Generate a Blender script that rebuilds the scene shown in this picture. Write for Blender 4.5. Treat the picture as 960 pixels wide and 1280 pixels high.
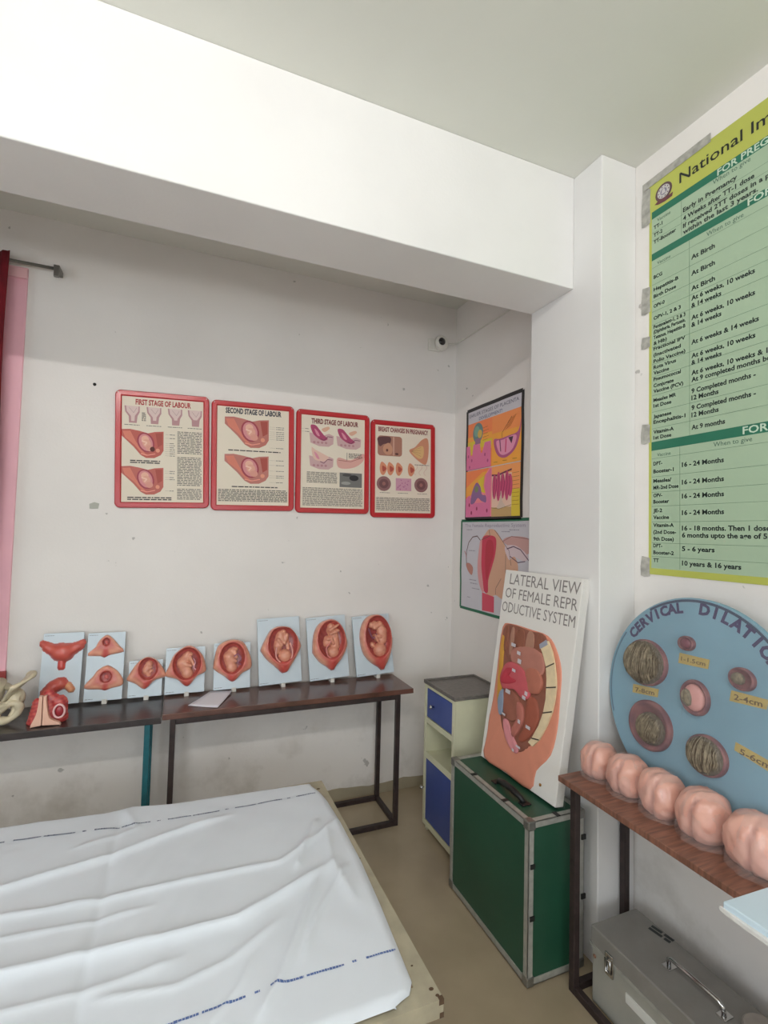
import bpy, bmesh, math, random
from mathutils import Vector, Matrix
random.seed(7)
PI = math.pi
for o in list(bpy.data.objects):
    bpy.data.objects.remove(o)
scene = bpy.context.scene
COL = scene.collection

# ------------------------------------------------------------------ camera
cam_d = bpy.data.cameras.new('camera')
cam = bpy.data.objects.new('camera', cam_d)
COL.objects.link(cam)
RX = Vector((0.9249, -0.3798, 0.0246)).normalized()
FW = Vector((0.378, 0.9248, 0.0427)).normalized()
RX = (RX - FW * RX.dot(FW)).normalized()
UP = RX.cross(FW)
m = Matrix(((RX.x, UP.x, -FW.x, 0), (RX.y, UP.y, -FW.y, 0), (RX.z, UP.z, -FW.z, 1.6), (0, 0, 0, 1)))
cam.matrix_world = m
cam_d.sensor_fit = 'HORIZONTAL'
cam_d.sensor_width = 36
cam_d.lens = 621 / 960 * 36
cam_d.clip_start = 0.02
scene.camera = cam

# ------------------------------------------------------------------ light, world, exposure
scene.view_settings.view_transform = 'Standard'
scene.view_settings.look = 'None'
scene.view_settings.gamma = 1
scene.view_settings.use_curve_mapping = False
scene.view_settings.exposure = 0.18
world = bpy.data.worlds.new('daylight')
scene.world = world
world.use_nodes = True
bg = world.node_tree.nodes['Background']
bg.inputs[0].default_value = (0.80, 0.90, 1.0, 1)
bg.inputs[1].default_value = 1.0


def area(name, loc, rot, sx, sy, power, col):
    d = bpy.data.lights.new(name, 'AREA')
    d.shape = 'RECTANGLE'
    d.size, d.size_y = sx, sy
    d.energy, d.color = power, col
    o = bpy.data.objects.new(name, d)
    o.location, o.rotation_euler = loc, rot
    COL.objects.link(o)
    return o


# daylight through the big windows behind the photographer, and through the left wall window
area('window_daylight', (-0.35, -2.72, 1.65), (PI / 2, 0, 0), 2.6, 1.3, 36, (0.88, 0.95, 1.0))
area('side_window_daylight', (-2.75, -0.4, 1.65), (PI / 2, 0, -PI / 2), 1.7, 1.3, 27, (0.84, 0.93, 1.0))
# added fill lamp low outside, brightens the ceiling through the near window
area('added_ceiling_fill', (-0.35, -5.0, 0.0), (PI / 2 + 0.45, 0, 0), 5.0, 1.6, 195, (1.0, 0.98, 0.93))
# (the fluorescent tube under the ceiling behind the photographer is the lit mesh built with its batten)


# ------------------------------------------------------------------ materials
def lin(c):
    return tuple((x / 12.92 if x <= 0.04045 else ((x + 0.055) / 1.055) ** 2.4) for x in c)


MATS = {}


def mat(name, rgb, rough=0.6, metal=0.0, noise=0.0, nscale=8.0, bump=0.0, bscale=60.0, coat=0.0, rgb2=None, stretch=None,
        trans=0.0, alpha=1.0, spec=None, sub=0.0, emit=0.0, sheen=0.0):
    """procedural principled material; rgb in display (sRGB) values"""
    if name in MATS:
        return MATS[name]
    M = bpy.data.materials.new(name)
    M.use_nodes = True
    nt = M.node_tree
    b = nt.nodes['Principled BSDF']
    c1 = (*lin(rgb), 1)
    b.inputs['Base Color'].default_value = c1
    b.inputs['Roughness'].default_value = rough
    b.inputs['Metallic'].default_value = metal
    b.inputs['Coat Weight'].default_value = coat
    b.inputs['Coat Roughness'].default_value = 0.12
    b.inputs['Transmission Weight'].default_value = trans
    b.inputs['Alpha'].default_value = alpha
    if spec is not None:
        b.inputs['Specular IOR Level'].default_value = spec
    if sub:
        b.inputs['Subsurface Weight'].default_value = sub
        b.inputs['Subsurface Radius'].default_value = (0.01, 0.004, 0.002)
    if emit:
        b.inputs['Emission Color'].default_value = c1
        b.inputs['Emission Strength'].default_value = emit
    tc = nt.nodes.new('ShaderNodeTexCoord')
    vec = tc.outputs['Object']
    if stretch:
        mp = nt.nodes.new('ShaderNodeMapping')
        mp.inputs['Scale'].default_value = stretch
        nt.links.new(vec, mp.inputs[0])
        vec = mp.outputs[0]
    if noise or rgb2:
        n = nt.nodes.new('ShaderNodeTexNoise')
        n.inputs['Scale'].default_value = nscale
        n.inputs['Detail'].default_value = 5
        nt.links.new(vec, n.inputs['Vector'])
        r = nt.nodes.new('ShaderNodeValToRGB')
        d = tuple(max(0, x * (1 - noise)) for x in rgb) if rgb2 is None else rgb2
        r.color_ramp.elements[0].color = (*lin(d), 1)
        r.color_ramp.elements[1].color = c1
        r.color_ramp.elements[0].position = 0.3
        r.color_ramp.elements[1].position = 0.65
        nt.links.new(n.outputs[0], r.inputs[0])
        nt.links.new(r.outputs[0], b.inputs['Base Color'])
    if bump:
        n = nt.nodes.new('ShaderNodeTexNoise')
        n.inputs['Scale'].default_value = bscale
        n.inputs['Detail'].default_value = 4
        nt.links.new(vec, n.inputs['Vector'])
        bp = nt.nodes.new('ShaderNodeBump')
        bp.inputs['Strength'].default_value = bump
        bp.inputs['Distance'].default_value = 0.01
        nt.links.new(n.outputs[0], bp.inputs['Height'])
        nt.links.new(bp.outputs[0], b.inputs['Normal'])
    MATS[name] = M
    return M


def vmat(name, rough=0.6, coat=0.0, bump=0.0, bscale=80, sub=0.0):
    """material whose colour is the paint stored on the mesh (attribute 'paint')"""
    if name in MATS:
        return MATS[name]
    M = mat(name, (1, 1, 1), rough, coat=coat, bump=bump, bscale=bscale, sub=sub)
    nt = M.node_tree
    a = nt.nodes.new('ShaderNodeAttribute')
    a.attribute_name = 'paint'
    nt.links.new(a.outputs['Color'], nt.nodes['Principled BSDF'].inputs['Base Color'])
    return M


def wall_mat(name, rgb, dirty=True):
    """limewashed wall: patchy tone, fine relief, scuffs and damp stains low down"""
    M = mat(name, rgb, 0.75, noise=0.035, nscale=1.7, bump=0.05, bscale=90)
    if not dirty:
        return M
    nt = M.node_tree
    b = nt.nodes['Principled BSDF']
    src = b.inputs['Base Color'].links[0].from_socket
    geo = nt.nodes.new('ShaderNodeNewGeometry')
    sx = nt.nodes.new('ShaderNodeSeparateXYZ')
    nt.links.new(geo.outputs['Position'], sx.inputs[0])
    low = nt.nodes.new('ShaderNodeMapRange')
    low.inputs[1].default_value, low.inputs[2].default_value = 0.75, 0.05
    low.inputs[3].default_value, low.inputs[4].default_value = 0.0, 1.0
    nt.links.new(sx.outputs[2], low.inputs[0])
    n = nt.nodes.new('ShaderNodeTexNoise')
    n.inputs['Scale'].default_value = 5.0
    n.inputs['Detail'].default_value = 8
    n.inputs['Roughness'].default_value = 0.62
    nt.links.new(geo.outputs['Position'], n.inputs['Vector'])
    th = nt.nodes.new('ShaderNodeMapRange')
    th.inputs[1].default_value, th.inputs[2].default_value = 0.50, 0.72
    nt.links.new(n.outputs[0], th.inputs[0])
    mu = nt.nodes.new('ShaderNodeMath')
    mu.operation = 'MULTIPLY'
    nt.links.new(th.outputs[0], mu.inputs[0])
    nt.links.new(low.outputs[0], mu.inputs[1])
    mu2 = nt.nodes.new('ShaderNodeMath')
    mu2.operation = 'MULTIPLY'
    mu2.inputs[1].default_value = 0.42
    nt.links.new(mu.outputs[0], mu2.inputs[0])
    mx = nt.nodes.new('ShaderNodeMix')
    mx.data_type = 'RGBA'
    nt.links.new(mu2.outputs[0], mx.inputs[0])
    nt.links.new(src, mx.inputs[6])
    mx.inputs[7].default_value = (*lin((0.56, 0.52, 0.44)), 1)
    # small dark scuffs
    n2 = nt.nodes.new('ShaderNodeTexNoise')
    n2.inputs['Scale'].default_value = 14.0
    n2.inputs['Detail'].default_value = 3
    nt.links.new(geo.outputs['Position'], n2.inputs['Vector'])
    t2 = nt.nodes.new('ShaderNodeMapRange')
    t2.inputs[1].default_value, t2.inputs[2].default_value = 0.735, 0.76
    nt.links.new(n2.outputs[0], t2.inputs[0])
    m3 = nt.nodes.new('ShaderNodeMath')
    m3.operation = 'MULTIPLY'
    m3.inputs[1].default_value = 0.5
    nt.links.new(t2.outputs[0], m3.inputs[0])
    mx2 = nt.nodes.new('ShaderNodeMix')
    mx2.data_type = 'RGBA'
    nt.links.new(m3.outputs[0], mx2.inputs[0])
    nt.links.new(mx.outputs[2], mx2.inputs[6])
    mx2.inputs[7].default_value = (*lin((0.42, 0.41, 0.38)), 1)
    nt.links.new(mx2.outputs[2], b.inputs['Base Color'])
    return M


WALL = wall_mat('white_limewash', (0.925, 0.908, 0.892))
PAINTW = wall_mat('white_beam_paint', (0.90, 0.895, 0.89), dirty=False)
CEIL = mat('ceiling_paint', (0.89, 0.89, 0.86), 0.8, noise=0.03, nscale=1.3, bump=0.04, bscale=50)
WOODN = dict(nscale=6, stretch=(1, 9, 1))
STEELDK = mat('dark_painted_steel', (0.22, 0.17, 0.165), 0.5, noise=0.25, nscale=30, bump=0.05)
CREAM = mat('cream_enamel', (0.84, 0.835, 0.72), 0.35, noise=0.03, nscale=9)
ALU = mat('brushed_aluminium', (0.70, 0.70, 0.67), 0.45, 0.35, noise=0.10, nscale=40, bump=0.04)
BLACKP = mat('black_plastic', (0.06, 0.06, 0.065), 0.45)
CHROME = mat('chrome', (0.80, 0.80, 0.80), 0.16, 1.0)
PRINT = vmat('printed_ink', 0.42)
PRINTG = vmat('gloss_print', 0.6)
FLESH = vmat('painted_pvc', 0.38, coat=0.35, bump=0.05, bscale=45)


# ------------------------------------------------------------------ mesh helpers
class MB:
    def __init__(s):
        s.v, s.f, s.c = [], [], []

    def add(s, vs, fs, col=None):
        k = len(s.v)
        s.v += [tuple(x) for x in vs]
        s.c += [col or (0.8, 0.8, 0.8)] * len(vs)
        s.f += [tuple(i + k for i in f) for f in fs]
        return s

    def box(s, x0, x1, y0, y1, z0, z1, col=None):
        x0, x1 = min(x0, x1), max(x0, x1)
        y0, y1 = min(y0, y1), max(y0, y1)
        z0, z1 = min(z0, z1), max(z0, z1)
        vs = [(x, y, z) for z in (z0, z1) for x, y in ((x0, y0), (x1, y0), (x1, y1), (x0, y1))]
        return s.add(vs, [(3, 2, 1, 0), (4, 5, 6, 7), (0, 1, 5, 4), (1, 2, 6, 5), (2, 3, 7, 6), (3, 0, 4, 7)], col)

    def prism(s, pts, d0, d1, fr=None, col=None):
        """2-D outline pts (u,v) extruded along w from d0 to d1; fr(u,v,w)->xyz"""
        fr = fr or (lambda u, v, w: (u, v, w))
        n = len(pts)
        vs = [fr(u, v, d0) for u, v in pts] + [fr(u, v, d1) for u, v in pts]
        fs = [tuple(range(n - 1, -1, -1)), tuple(range(n, 2 * n))]
        fs += [(i, (i + 1) % n, n + (i + 1) % n, n + i) for i in range(n)]
        return s.add(vs, fs, col)

    def tube(s, path, r, n=10, cap=True, closed=False, col=None):
        P = [Vector(p) for p in path]
        rr = r if isinstance(r, (list, tuple)) else [r] * len(P)
        k = len(P)
        vs = []
        prev = None
        for i, p in enumerate(P):
            a = P[(i + 1) % k] if (closed or i < k - 1) else P[i]
            b = P[(i - 1) % k] if (closed or i > 0) else P[i]
            t = (a - b).normalized()
            if prev is None:
                q = Vector((0, 0, 1)) if abs(t.z) < 0.9 else Vector((1, 0, 0))
                prev = t.cross(q).normalized()
            prev = (prev - t * prev.dot(t)).normalized()
            w = t.cross(prev)
            for j in range(n):
                an = 2 * PI * j / n
                vs.append(p + (prev * math.cos(an) + w * math.sin(an)) * rr[i])
        fs = []
        for i in range(k if closed else k - 1):
            for j in range(n):
                a, b = i * n + j, i * n + (j + 1) % n
                c, d = ((i + 1) % k) * n + (j + 1) % n, ((i + 1) % k) * n + j
                fs.append((a, b, c, d))
        if cap and not closed:
            fs += [tuple(range(n - 1, -1, -1)), tuple((k - 1) * n + j for j in range(n))]
        return s.add(vs, fs, col)

    def lathe(s, prof, n=20, fr=None, col=None):
        """profile (r, h) around w axis"""
        fr = fr or (lambda x, y, z: (x, y, z))
        vs = [fr(r * math.cos(2 * PI * j / n), r * math.sin(2 * PI * j / n), h) for r, h in prof for j in range(n)]
        fs = []
        for i in range(len(prof) - 1):
            for j in range(n):
                fs.append((i * n + j, i * n + (j + 1) % n, (i + 1) * n + (j + 1) % n, (i + 1) * n + j))
        fs.append(tuple(range(n - 1, -1, -1)))
        fs.append(tuple((len(prof) - 1) * n + j for j in range(n)))
        return s.add(vs, fs, col)

    def ball(s, c, r, seg=14, rings=9, col=None, fr=None):
        fr = fr or (lambda x, y, z: (x, y, z))
        if not isinstance(r, (tuple, list)):
            r = (r, r, r)
        vs = []
        for i in range(rings + 1):
            a = PI * i / rings
            for j in range(seg):
                b = 2 * PI * j / seg
                vs.append(fr(c[0] + r[0] * math.sin(a) * math.cos(b), c[1] + r[1] * math.sin(a) * math.sin(b), c[2] + r[2] * math.cos(a)))
        fs = [(i * seg + j, (i + 1) * seg + j, (i + 1) * seg + (j + 1) % seg, i * seg + (j + 1) % seg) for i in range(rings) for j in range(seg)]
        return s.add(vs, fs, col)


def rotm(loc, rz=0, rx=0, ry=0):
    return Matrix.Translation(loc) @ Matrix.Rotation(rz, 4, 'Z') @ Matrix.Rotation(rx, 4, 'X') @ Matrix.Rotation(ry, 4, 'Y')


WM = {}


def thing(name, label, cat, loc=(0, 0, 0), M=None, group=None):
    o = bpy.data.objects.new(name, None)
    o.empty_display_size = 0.05
    COL.objects.link(o)
    o.matrix_world = M if M is not None else Matrix.Translation(loc)
    WM[o.name] = (M if M is not None else Matrix.Translation(loc)).copy()
    o['label'] = label
    o['category'] = cat
    if group:
        o['group'] = group
    return o


def obj(name, mb, material, parent=None, bevel=0.0, smooth=False, local=False, seg=2, weld=False, sub=0, label=None, flat_angle=None):
    """one mesh object; vertices in world space unless local=True"""
    me = bpy.data.meshes.new(name)
    vs = mb.v
    W = None
    root = parent
    if parent is not None:
        W = WM[parent.name]
        if not local:
            inv = W.inverted()
            vs = [tuple(inv @ Vector(v)) for v in vs]
    if parent is None:
        # origin at the base centre of the mesh
        xs, ys, zs = zip(*vs)
        c = Vector(((min(xs) + max(xs)) / 2, (min(ys) + max(ys)) / 2, min(zs)))
        vs = [tuple(Vector(v) - c) for v in vs]
        W = Matrix.Translation(c)
    me.from_pydata(vs, [], mb.f)
    ca = me.color_attributes.new('paint', 'FLOAT_COLOR', 'POINT')
    buf = []
    for c in mb.c:
        buf += [*lin(c), 1.0]
    ca.data.foreach_set('color', buf)
    bm = bmesh.new()
    bm.from_mesh(me)
    if weld:
        bmesh.ops.remove_doubles(bm, verts=bm.verts, dist=1e-6)
    if mb.f and name not in FLATNAMES:
        bmesh.ops.recalc_face_normals(bm, faces=bm.faces)
    bm.to_mesh(me)
    bm.free()
    me.materials.append(material)
    if smooth:
        for p in me.polygons:
            p.use_smooth = True
        if flat_angle:
            me.set_sharp_from_angle(angle=math.radians(flat_angle))
    o = bpy.data.objects.new(name, me)
    COL.objects.link(o)
    if parent is not None:
        o.parent = parent
        WM[o.name] = W.copy()
    else:
        o.matrix_world = W
        WM[o.name] = W.copy()
    if bevel:
        b = o.modifiers.new('bevel', 'BEVEL')
        b.width, b.segments, b.limit_method = bevel, seg, 'ANGLE'
        b.harden_normals = False
    if sub:
        q = o.modifiers.new('subd', 'SUBSURF')
        q.levels = q.render_levels = sub
    if label:
        o['label'] = label
    return o


FLATNAMES = {'printed_picture', 'printed_text', 'hand_lettering', 'drawing', 'stripe_print'}


def tag(o, label, cat, group=None):
    o['label'] = label
    o['category'] = cat
    if group:
        o['group'] = group
    return o


def struct(name, mb, material, parent=None, **k):
    o = obj(name, mb, material, parent, **k)
    if parent is None:
        o['kind'] = 'structure'
    return o


def rrect(x0, x1, y0, y1, r, n=5):
    pts = []
    for cx, cy, a0 in ((x1 - r, y0 + r, -90), (x1 - r, y1 - r, 0), (x0 + r, y1 - r, 90), (x0 + r, y0 + r, 180)):
        for i in range(n + 1):
            a = math.radians(a0 + 90 * i / n)
            pts.append((cx + r * math.cos(a), cy + r * math.sin(a)))
    return pts


# ------------------------------------------------------------------ flat print (posters, lettering)
_txt = {}


def text_geo(s, bold=0.0):
    key = (s, bold)
    if key in _txt:
        return _txt[key]
    cu = bpy.data.curves.new('t', 'FONT')
    cu.body = s
    cu.resolution_u = 2
    cu.offset = bold
    ob = bpy.data.objects.new('t', cu)
    me = bpy.data.meshes.new_from_object(ob)
    vs = [(v.co.x, v.co.y) for v in me.vertices]
    fs = [tuple(p.vertices) for p in me.polygons]
    bpy.data.objects.remove(ob)
    bpy.data.meshes.remove(me)
    bpy.data.curves.remove(cu)
    _txt[key] = (vs, fs)
    return _txt[key]


class Canvas:
    """flat artwork on a plane: painted polygons in thin layers"""

    def __init__(s, step=0.0003):
        s.v, s.f, s.c = [], [], []
        s.lay = 0
        s.step = step
        s.cnt = 0

    def up(s):
        s.lay += 1
        return s

    def raw(s, vs, fs, col, lay=None):
        k = len(s.v)
        z = (s.lay if lay is None else lay) * s.step + (s.cnt % 50) * 6e-6
        s.v += [(x, y, z) for x, y in vs]
        s.c += [col] * len(vs)
        s.f += [tuple(i + k for i in f) for f in fs]

    def poly(s, pts, col):
        # keep winding counter-clockwise; every shape a hair above the one before
        s.cnt += 1
        a = sum(pts[i][0] * pts[(i + 1) % len(pts)][1] - pts[(i + 1) % len(pts)][0] * pts[i][1] for i in range(len(pts)))
        if a < 0:
            pts = pts[::-1]
        s.raw(pts, [tuple(range(len(pts)))], col)

    def smooth(s, pts, col, n=5):
        s.poly(spline(pts, n), col)

    def rect(s, x0, x1, y0, y1, col):
        s.poly([(x0, y0), (x1, y0), (x1, y1), (x0, y1)], col)

    def ell(s, cx, cy, rx, ry, col, rot=0, n=22):
        c, q = math.cos(rot), math.sin(rot)
        s.poly([(cx + rx * math.cos(2 * PI * i / n) * c - ry * math.sin(2 * PI * i / n) * q,
                 cy + rx * math.cos(2 * PI * i / n) * q + ry * math.sin(2 * PI * i / n) * c) for i in range(n)], col)

    def line(s, pts, w, col):
        for (x0, y0), (x1, y1) in zip(pts[:-1], pts[1:]):
            L = math.hypot(x1 - x0, y1 - y0) or 1e-6
            nx, ny = -(y1 - y0) / L * w / 2, (x1 - x0) / L * w / 2
            s.poly([(x0 - nx, y0 - ny), (x1 - nx, y1 - ny), (x1 + nx, y1 + ny), (x0 + nx, y0 + ny)], col)

    def text(s, t, x, y, h, col, w=None, align='l', bold=0.0, rot=0.0, slant=0.0):
        """cap height h, optional total width w; x,y = baseline start (or centre/right)"""
        vs, fs = text_geo(t, bold)
        s.cnt += 1
        if not vs:
            return
        x0, x1 = min(v[0] for v in vs), max(v[0] for v in vs)
        sy = h / 0.70
        sx = sy if w is None else w / max(1e-6, x1 - x0)
        W = (x1 - x0) * sx
        ox = {'l': 0, 'c': -W / 2, 'r': -W}[align]
        c, q = math.cos(rot), math.sin(rot)
        out = []
        for vx, vy in vs:
            a, b = (vx - x0) * sx + ox + vy * sy * slant, vy * sy
            out.append((x + a * c - b * q, y + a * q + b * c))
        s.raw(out, fs, col)

    def words(s, x0, x1, y0, y1, lh, col, fill=0.55, seed=0):
        """fine print too small to read: rows of word-length strokes"""
        rnd = random.Random(seed)
        y = y1 - lh
        while y >= y0 - 1e-6:
            x = x0
            while x < x1 - lh * 0.6:
                L = min(lh * rnd.uniform(0.8, 3.6), x1 - x)
                s.raw([(x, y), (x + L, y), (x + L, y + lh * fill), (x, y + lh * fill)], [(0, 1, 2, 3)], col)
                x += L + lh * 0.42
            y -= lh
        return s

    def build(s, name, parent, origin, u, v, material=None, lift=0.0):
        u, v = Vector(u).normalized(), Vector(v).normalized()
        n = u.cross(v)
        mb = MB()
        mb.v = [tuple(Vector(origin) + u * x + v * y + n * (z + lift)) for x, y, z in s.v]
        mb.f, mb.c = s.f, s.c
        return obj(name, mb, material or PRINT, parent)


def spline(pts, n=5):
    out = []
    k = len(pts)
    for i in range(k):
        p0, p1, p2, p3 = pts[(i - 1) % k], pts[i], pts[(i + 1) % k], pts[(i + 2) % k]
        for j in range(n):
            t = j / n
            out.append(tuple(0.5 * ((2 * p1[a]) + (-p0[a] + p2[a]) * t + (2 * p0[a] - 5 * p1[a] + 4 * p2[a] - p3[a]) * t * t
                                    + (-p0[a] + 3 * p1[a] - 3 * p2[a] + p3[a]) * t ** 3) for a in range(2)))
    return out


def plate(o3, u, v, w, h, t, r=0.0):
    """slab in a plane: front face at origin plane, thickness t behind; returns MB"""
    u, v = Vector(u).normalized(), Vector(v).normalized()
    n = u.cross(v)
    fr = lambda a, b, c: tuple(Vector(o3) + u * a + v * b + n * c)
    pts = rrect(0, w, 0, h, r) if r else [(0, 0), (w, 0), (w, h), (0, h)]
    return MB().prism(pts, -t, 0, fr)


# ------------------------------------------------------------------ the room
D = 2.90      # back wall
XR = 1.686    # right wall
XC = 1.50     # column's left face
CZ = 3.135
X0, Y0 = -2.6, -2.6

struct('floor', MB().box(X0, XR, Y0, D, -0.1, 0), None or mat('cement_floor', (0.69, 0.63, 0.53), 0.26, noise=0.10, nscale=2.3, bump=0.03, bscale=14, spec=0.5,
                                                   rgb2=(0.61, 0.555, 0.46)))
struct('ceiling', MB().box(X0, XR, Y0, D, CZ, CZ + 0.1), CEIL)
# back wall with the window opening on the left
wx0, wx1, wz0, wz1 = -2.0, -0.742, 0.90, 2.86
bw = MB().box(wx1, XR + 0.15, D, D + 0.15, 0, CZ).box(X0 - 0.15, wx0, D, D + 0.15, 0, CZ)
bw.box(wx0, wx1, D, D + 0.15, 0, wz0).box(wx0, wx1, D, D + 0.15, wz1, CZ)
struct('wall_back', bw, WALL)
struct('wall_right', MB().box(XR, XR + 0.15, Y0, D, 0, CZ), WALL)
lw = MB().box(X0 - 0.15, X0, Y0, -1.25, 0, CZ).box(X0 - 0.15, X0, 0.45, D, 0, CZ)
lw.box(X0 - 0.15, X0, -1.25, 0.45, 0, 1.0).box(X0 - 0.15, X0, -1.25, 0.45, 2.3, CZ)
struct('wall_left', lw, WALL)
nw = MB().box(X0, -1.65, Y0 - 0.15, Y0, 0, CZ).box(0.95, XR, Y0 - 0.15, Y0, 0, CZ)
nw.box(-1.65, 0.95, Y0 - 0.15, Y0, 0, 1.0).box(-1.65, 0.95, Y0 - 0.15, Y0, 2.3, CZ)
struct('wall_near', nw, WALL)
struct('trim_1', MB().box(X0, XC, 1.612, 1.885, 2.652, CZ), PAINTW, bevel=0.004)           # ceiling beam
struct('trim_2', MB().box(XC, XR, 1.462, 1.885, 0, CZ), PAINTW, bevel=0.004)               # column
# skirting: dado of beige cement with a wandering paint edge
sk = mat('beige_cement_skirting', (0.66, 0.62, 0.53), 0.5, noise=0.08, nscale=7)
mb = MB()
pts = [(-2.5, 0.0)]
n = 90
top = [(-2.5 + (XR + 2.5) * i / n, 0.062 + 0.006 * math.sin(i * 0.7) + random.uniform(-0.004, 0.004)) for i in range(n + 1)]
mb.prism([(-2.5, 0)] + [(XR, 0)] + top[::-1], 0, 0.004, lambda a, b, c: (a, D - c, b))
struct('baseboard_back', mb, sk)
struct('baseboard_right', MB().box(XR - 0.004, XR, 1.885, D, 0, 0.062), sk)
# pink painted window frame on the back wall
PINK = mat('pink_gloss_paint', (1.0, 0.77, 0.82), 0.4, noise=0.03, nscale=5)
mb = MB()
fy0, fy1 = D - 0.012, D + 0.05
mb.box(wx1 - 0.085, wx1, fy0, fy1, wz0, wz1).box(wx0, wx0 + 0.085, fy0, fy1, wz0, wz1)
mb.box(wx0 + 0.085, wx1 - 0.085, fy0 + 0.001, fy1, wz1 - 0.07, wz1).box(wx0 + 0.085, wx1 - 0.085, fy0 + 0.001, fy1, wz0, wz0 + 0.07)
win = struct('window_1', mb, PINK, bevel=0.003)
mb = MB()
for i in range(1, 3):
    x = wx0 + (wx1 - wx0) * i / 3
    mb.box(x - 0.02, x + 0.02, D + 0.005, D + 0.045, wz0 + 0.07, wz1 - 0.07)
obj('mullion', mb, PINK, win)
obj('pane', MB().box(wx0 + 0.08, wx1 - 0.08, D + 0.02, D + 0.024, wz0 + 0.06, wz1 - 0.06),
    mat('window_glass', (0.95, 0.97, 0.98), 0.05, trans=1.0), win)
obj('head_block', MB().box(wx1 - 0.085, wx1, D - 0.03, D - 0.0125, wz1 - 0.06, wz1 - 0.012), mat('pale_pink_paint', (0.98, 0.78, 0.80), 0.4), win, bevel=0.003)
obj('window_sill', MB().box(wx0 - 0.01, wx1 + 0.006, D - 0.03, D - 0.0125, wz0 - 0.035, wz0 + 0.004), mat('red_sill_paint', (0.66, 0.28, 0.28), 0.5), win, bevel=0.003)
# window frames in the two openings behind the photographer
FRW = mat('white_window_frame', (0.88, 0.88, 0.86), 0.4)
for nm, ax in (('window_2', 0), ('window_3', 1)):
    mb = MB()
    a0, a1 = (-1.65, 0.95) if ax == 0 else (-1.25, 0.45)
    P = (lambda a, b, c: (a, Y0 - 0.1 + c, b)) if ax == 0 else (lambda a, b, c: (X0 - 0.1 + c, a, b))
    for u0, u1, v0, v1 in ((a0, a0 + .05, 1, 2.3), (a1 - .05, a1, 1, 2.3), (a0 + .05, a1 - .05, 1, 1.05), (a0 + .05, a1 - .05, 2.25, 2.3), ((a0 + a1) / 2 - .02, (a0 + a1) / 2 + .02, 1.05, 2.25)):
        mb.prism([(u0, v0), (u1, v0), (u1, v1), (u0, v1)], 0, 0.05, P)
    struct(nm, mb, FRW)

# ------------------------------------------------------------------ fluorescent batten behind the photographer
t = thing('tube_light', 'white fluorescent batten on the ceiling behind the camera', 'lamp', (-0.45, -0.62, 3.07))
obj('batten', MB().box(-1.05, 0.15, -0.65, -0.59, 3.085, CZ), FRW, t, bevel=0.004)
obj('tube', MB().tube([(-1.02, -0.62, 3.065), (0.12, -0.62, 3.065)], 0.014, 12), mat('lit_tube', (1, 0.985, 0.97), 0.3, emit=190.0), t, smooth=True)

# ------------------------------------------------------------------ curtain and its rod
t = thing('curtain_rod', 'thin grey metal curtain rod above the window, ending in a small bracket', 'curtain rod', (-0.61, 2.9, 2.85))
GREYM = mat('grey_metal', (0.48, 0.47, 0.45), 0.4, 0.6)
obj('rod', MB().tube([(-2.1, 2.832, 2.858), (-0.618, 2.832, 2.858)], 0.0075, 12), GREYM, t, smooth=True)
obj('bracket', MB().box(-0.622, -0.596, 2.815, 2.899, 2.845, 2.872).box(-0.620, -0.598, 2.812, 2.828, 2.812, 2.848), GREYM, t, bevel=0.003)
mb = MB()
n, mz = 150, 16
vs = []
for j in range(mz + 1):
    z = 0.98 + (2.880 - 0.98) * j / mz
    for i in range(n + 1):
        x = -2.05 + (2.05 - 0.79) * i / n
        f = 0.62 + 0.38 * (1 - j / mz)
        vs.append((x + 0.004 * math.sin(j * .6 + i * .4), 2.795 + 0.022 * f * math.sin(i * 0.62 + 0.15 * math.sin(j * 0.4)) + 0.006 * math.sin(i * 1.7), z))
mb.add(vs, [(j * (n + 1) + i, j * (n + 1) + i + 1, (j + 1) * (n + 1) + i + 1, (j + 1) * (n + 1) + i) for j in range(mz) for i in range(n)])
cur = obj('curtain', mb, mat('crimson_cloth', (0.46, 0.02, 0.10), 0.85, noise=0.2, nscale=12), smooth=True)
sm = cur.modifiers.new('thick', 'SOLIDIFY')
sm.thickness = 0.002
tag(cur, 'dark crimson cloth curtain hanging at the left window', 'curtain')

# ------------------------------------------------------------------ security camera and its cable
t = thing('security_camera', 'small white dome camera with a dark lens, high in the corner', 'camera', (1.53, D, 2.86))
WP = mat('white_plastic', (0.87, 0.86, 0.83), 0.4)
obj('base_plate', MB().box(1.468, 1.552, D - 0.022, D, 2.815, 2.895), WP, t, bevel=0.005)
fr = lambda x, y, z: (1.553 + x - z * 0.35, D - 0.028 - z * 0.94, 2.862 + y)
obj('housing', MB().lathe([(0.028, -0.01), (0.046, 0.0), (0.050, 0.018), (0.045, 0.040), (0.028, 0.048)], 24, fr), WP, t, smooth=True)
obj('lens', MB().lathe([(0.025, 0.046), (0.024, 0.053), (0.014, 0.059), (0.002, 0.061)], 20, fr), mat('dark_lens', (0.03, 0.03, 0.035), 0.12, coat=0.6), t, smooth=True, label='black round lens')
mb = MB().tube([(1.585, D - 0.006, 2.868), (1.63, D - 0.006, 2.884), (XR - 0.008, D - 0.008, 2.892), (XR - 0.006, 2.6, 2.888), (XR - 0.006, 2.2, 2.880), (XR - 0.006, 1.89, 2.876)], 0.0045, 8)
tag(obj('cable', mb, WP, smooth=True), 'thin white cable running along the recess wall to the dome camera', 'cable')

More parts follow.
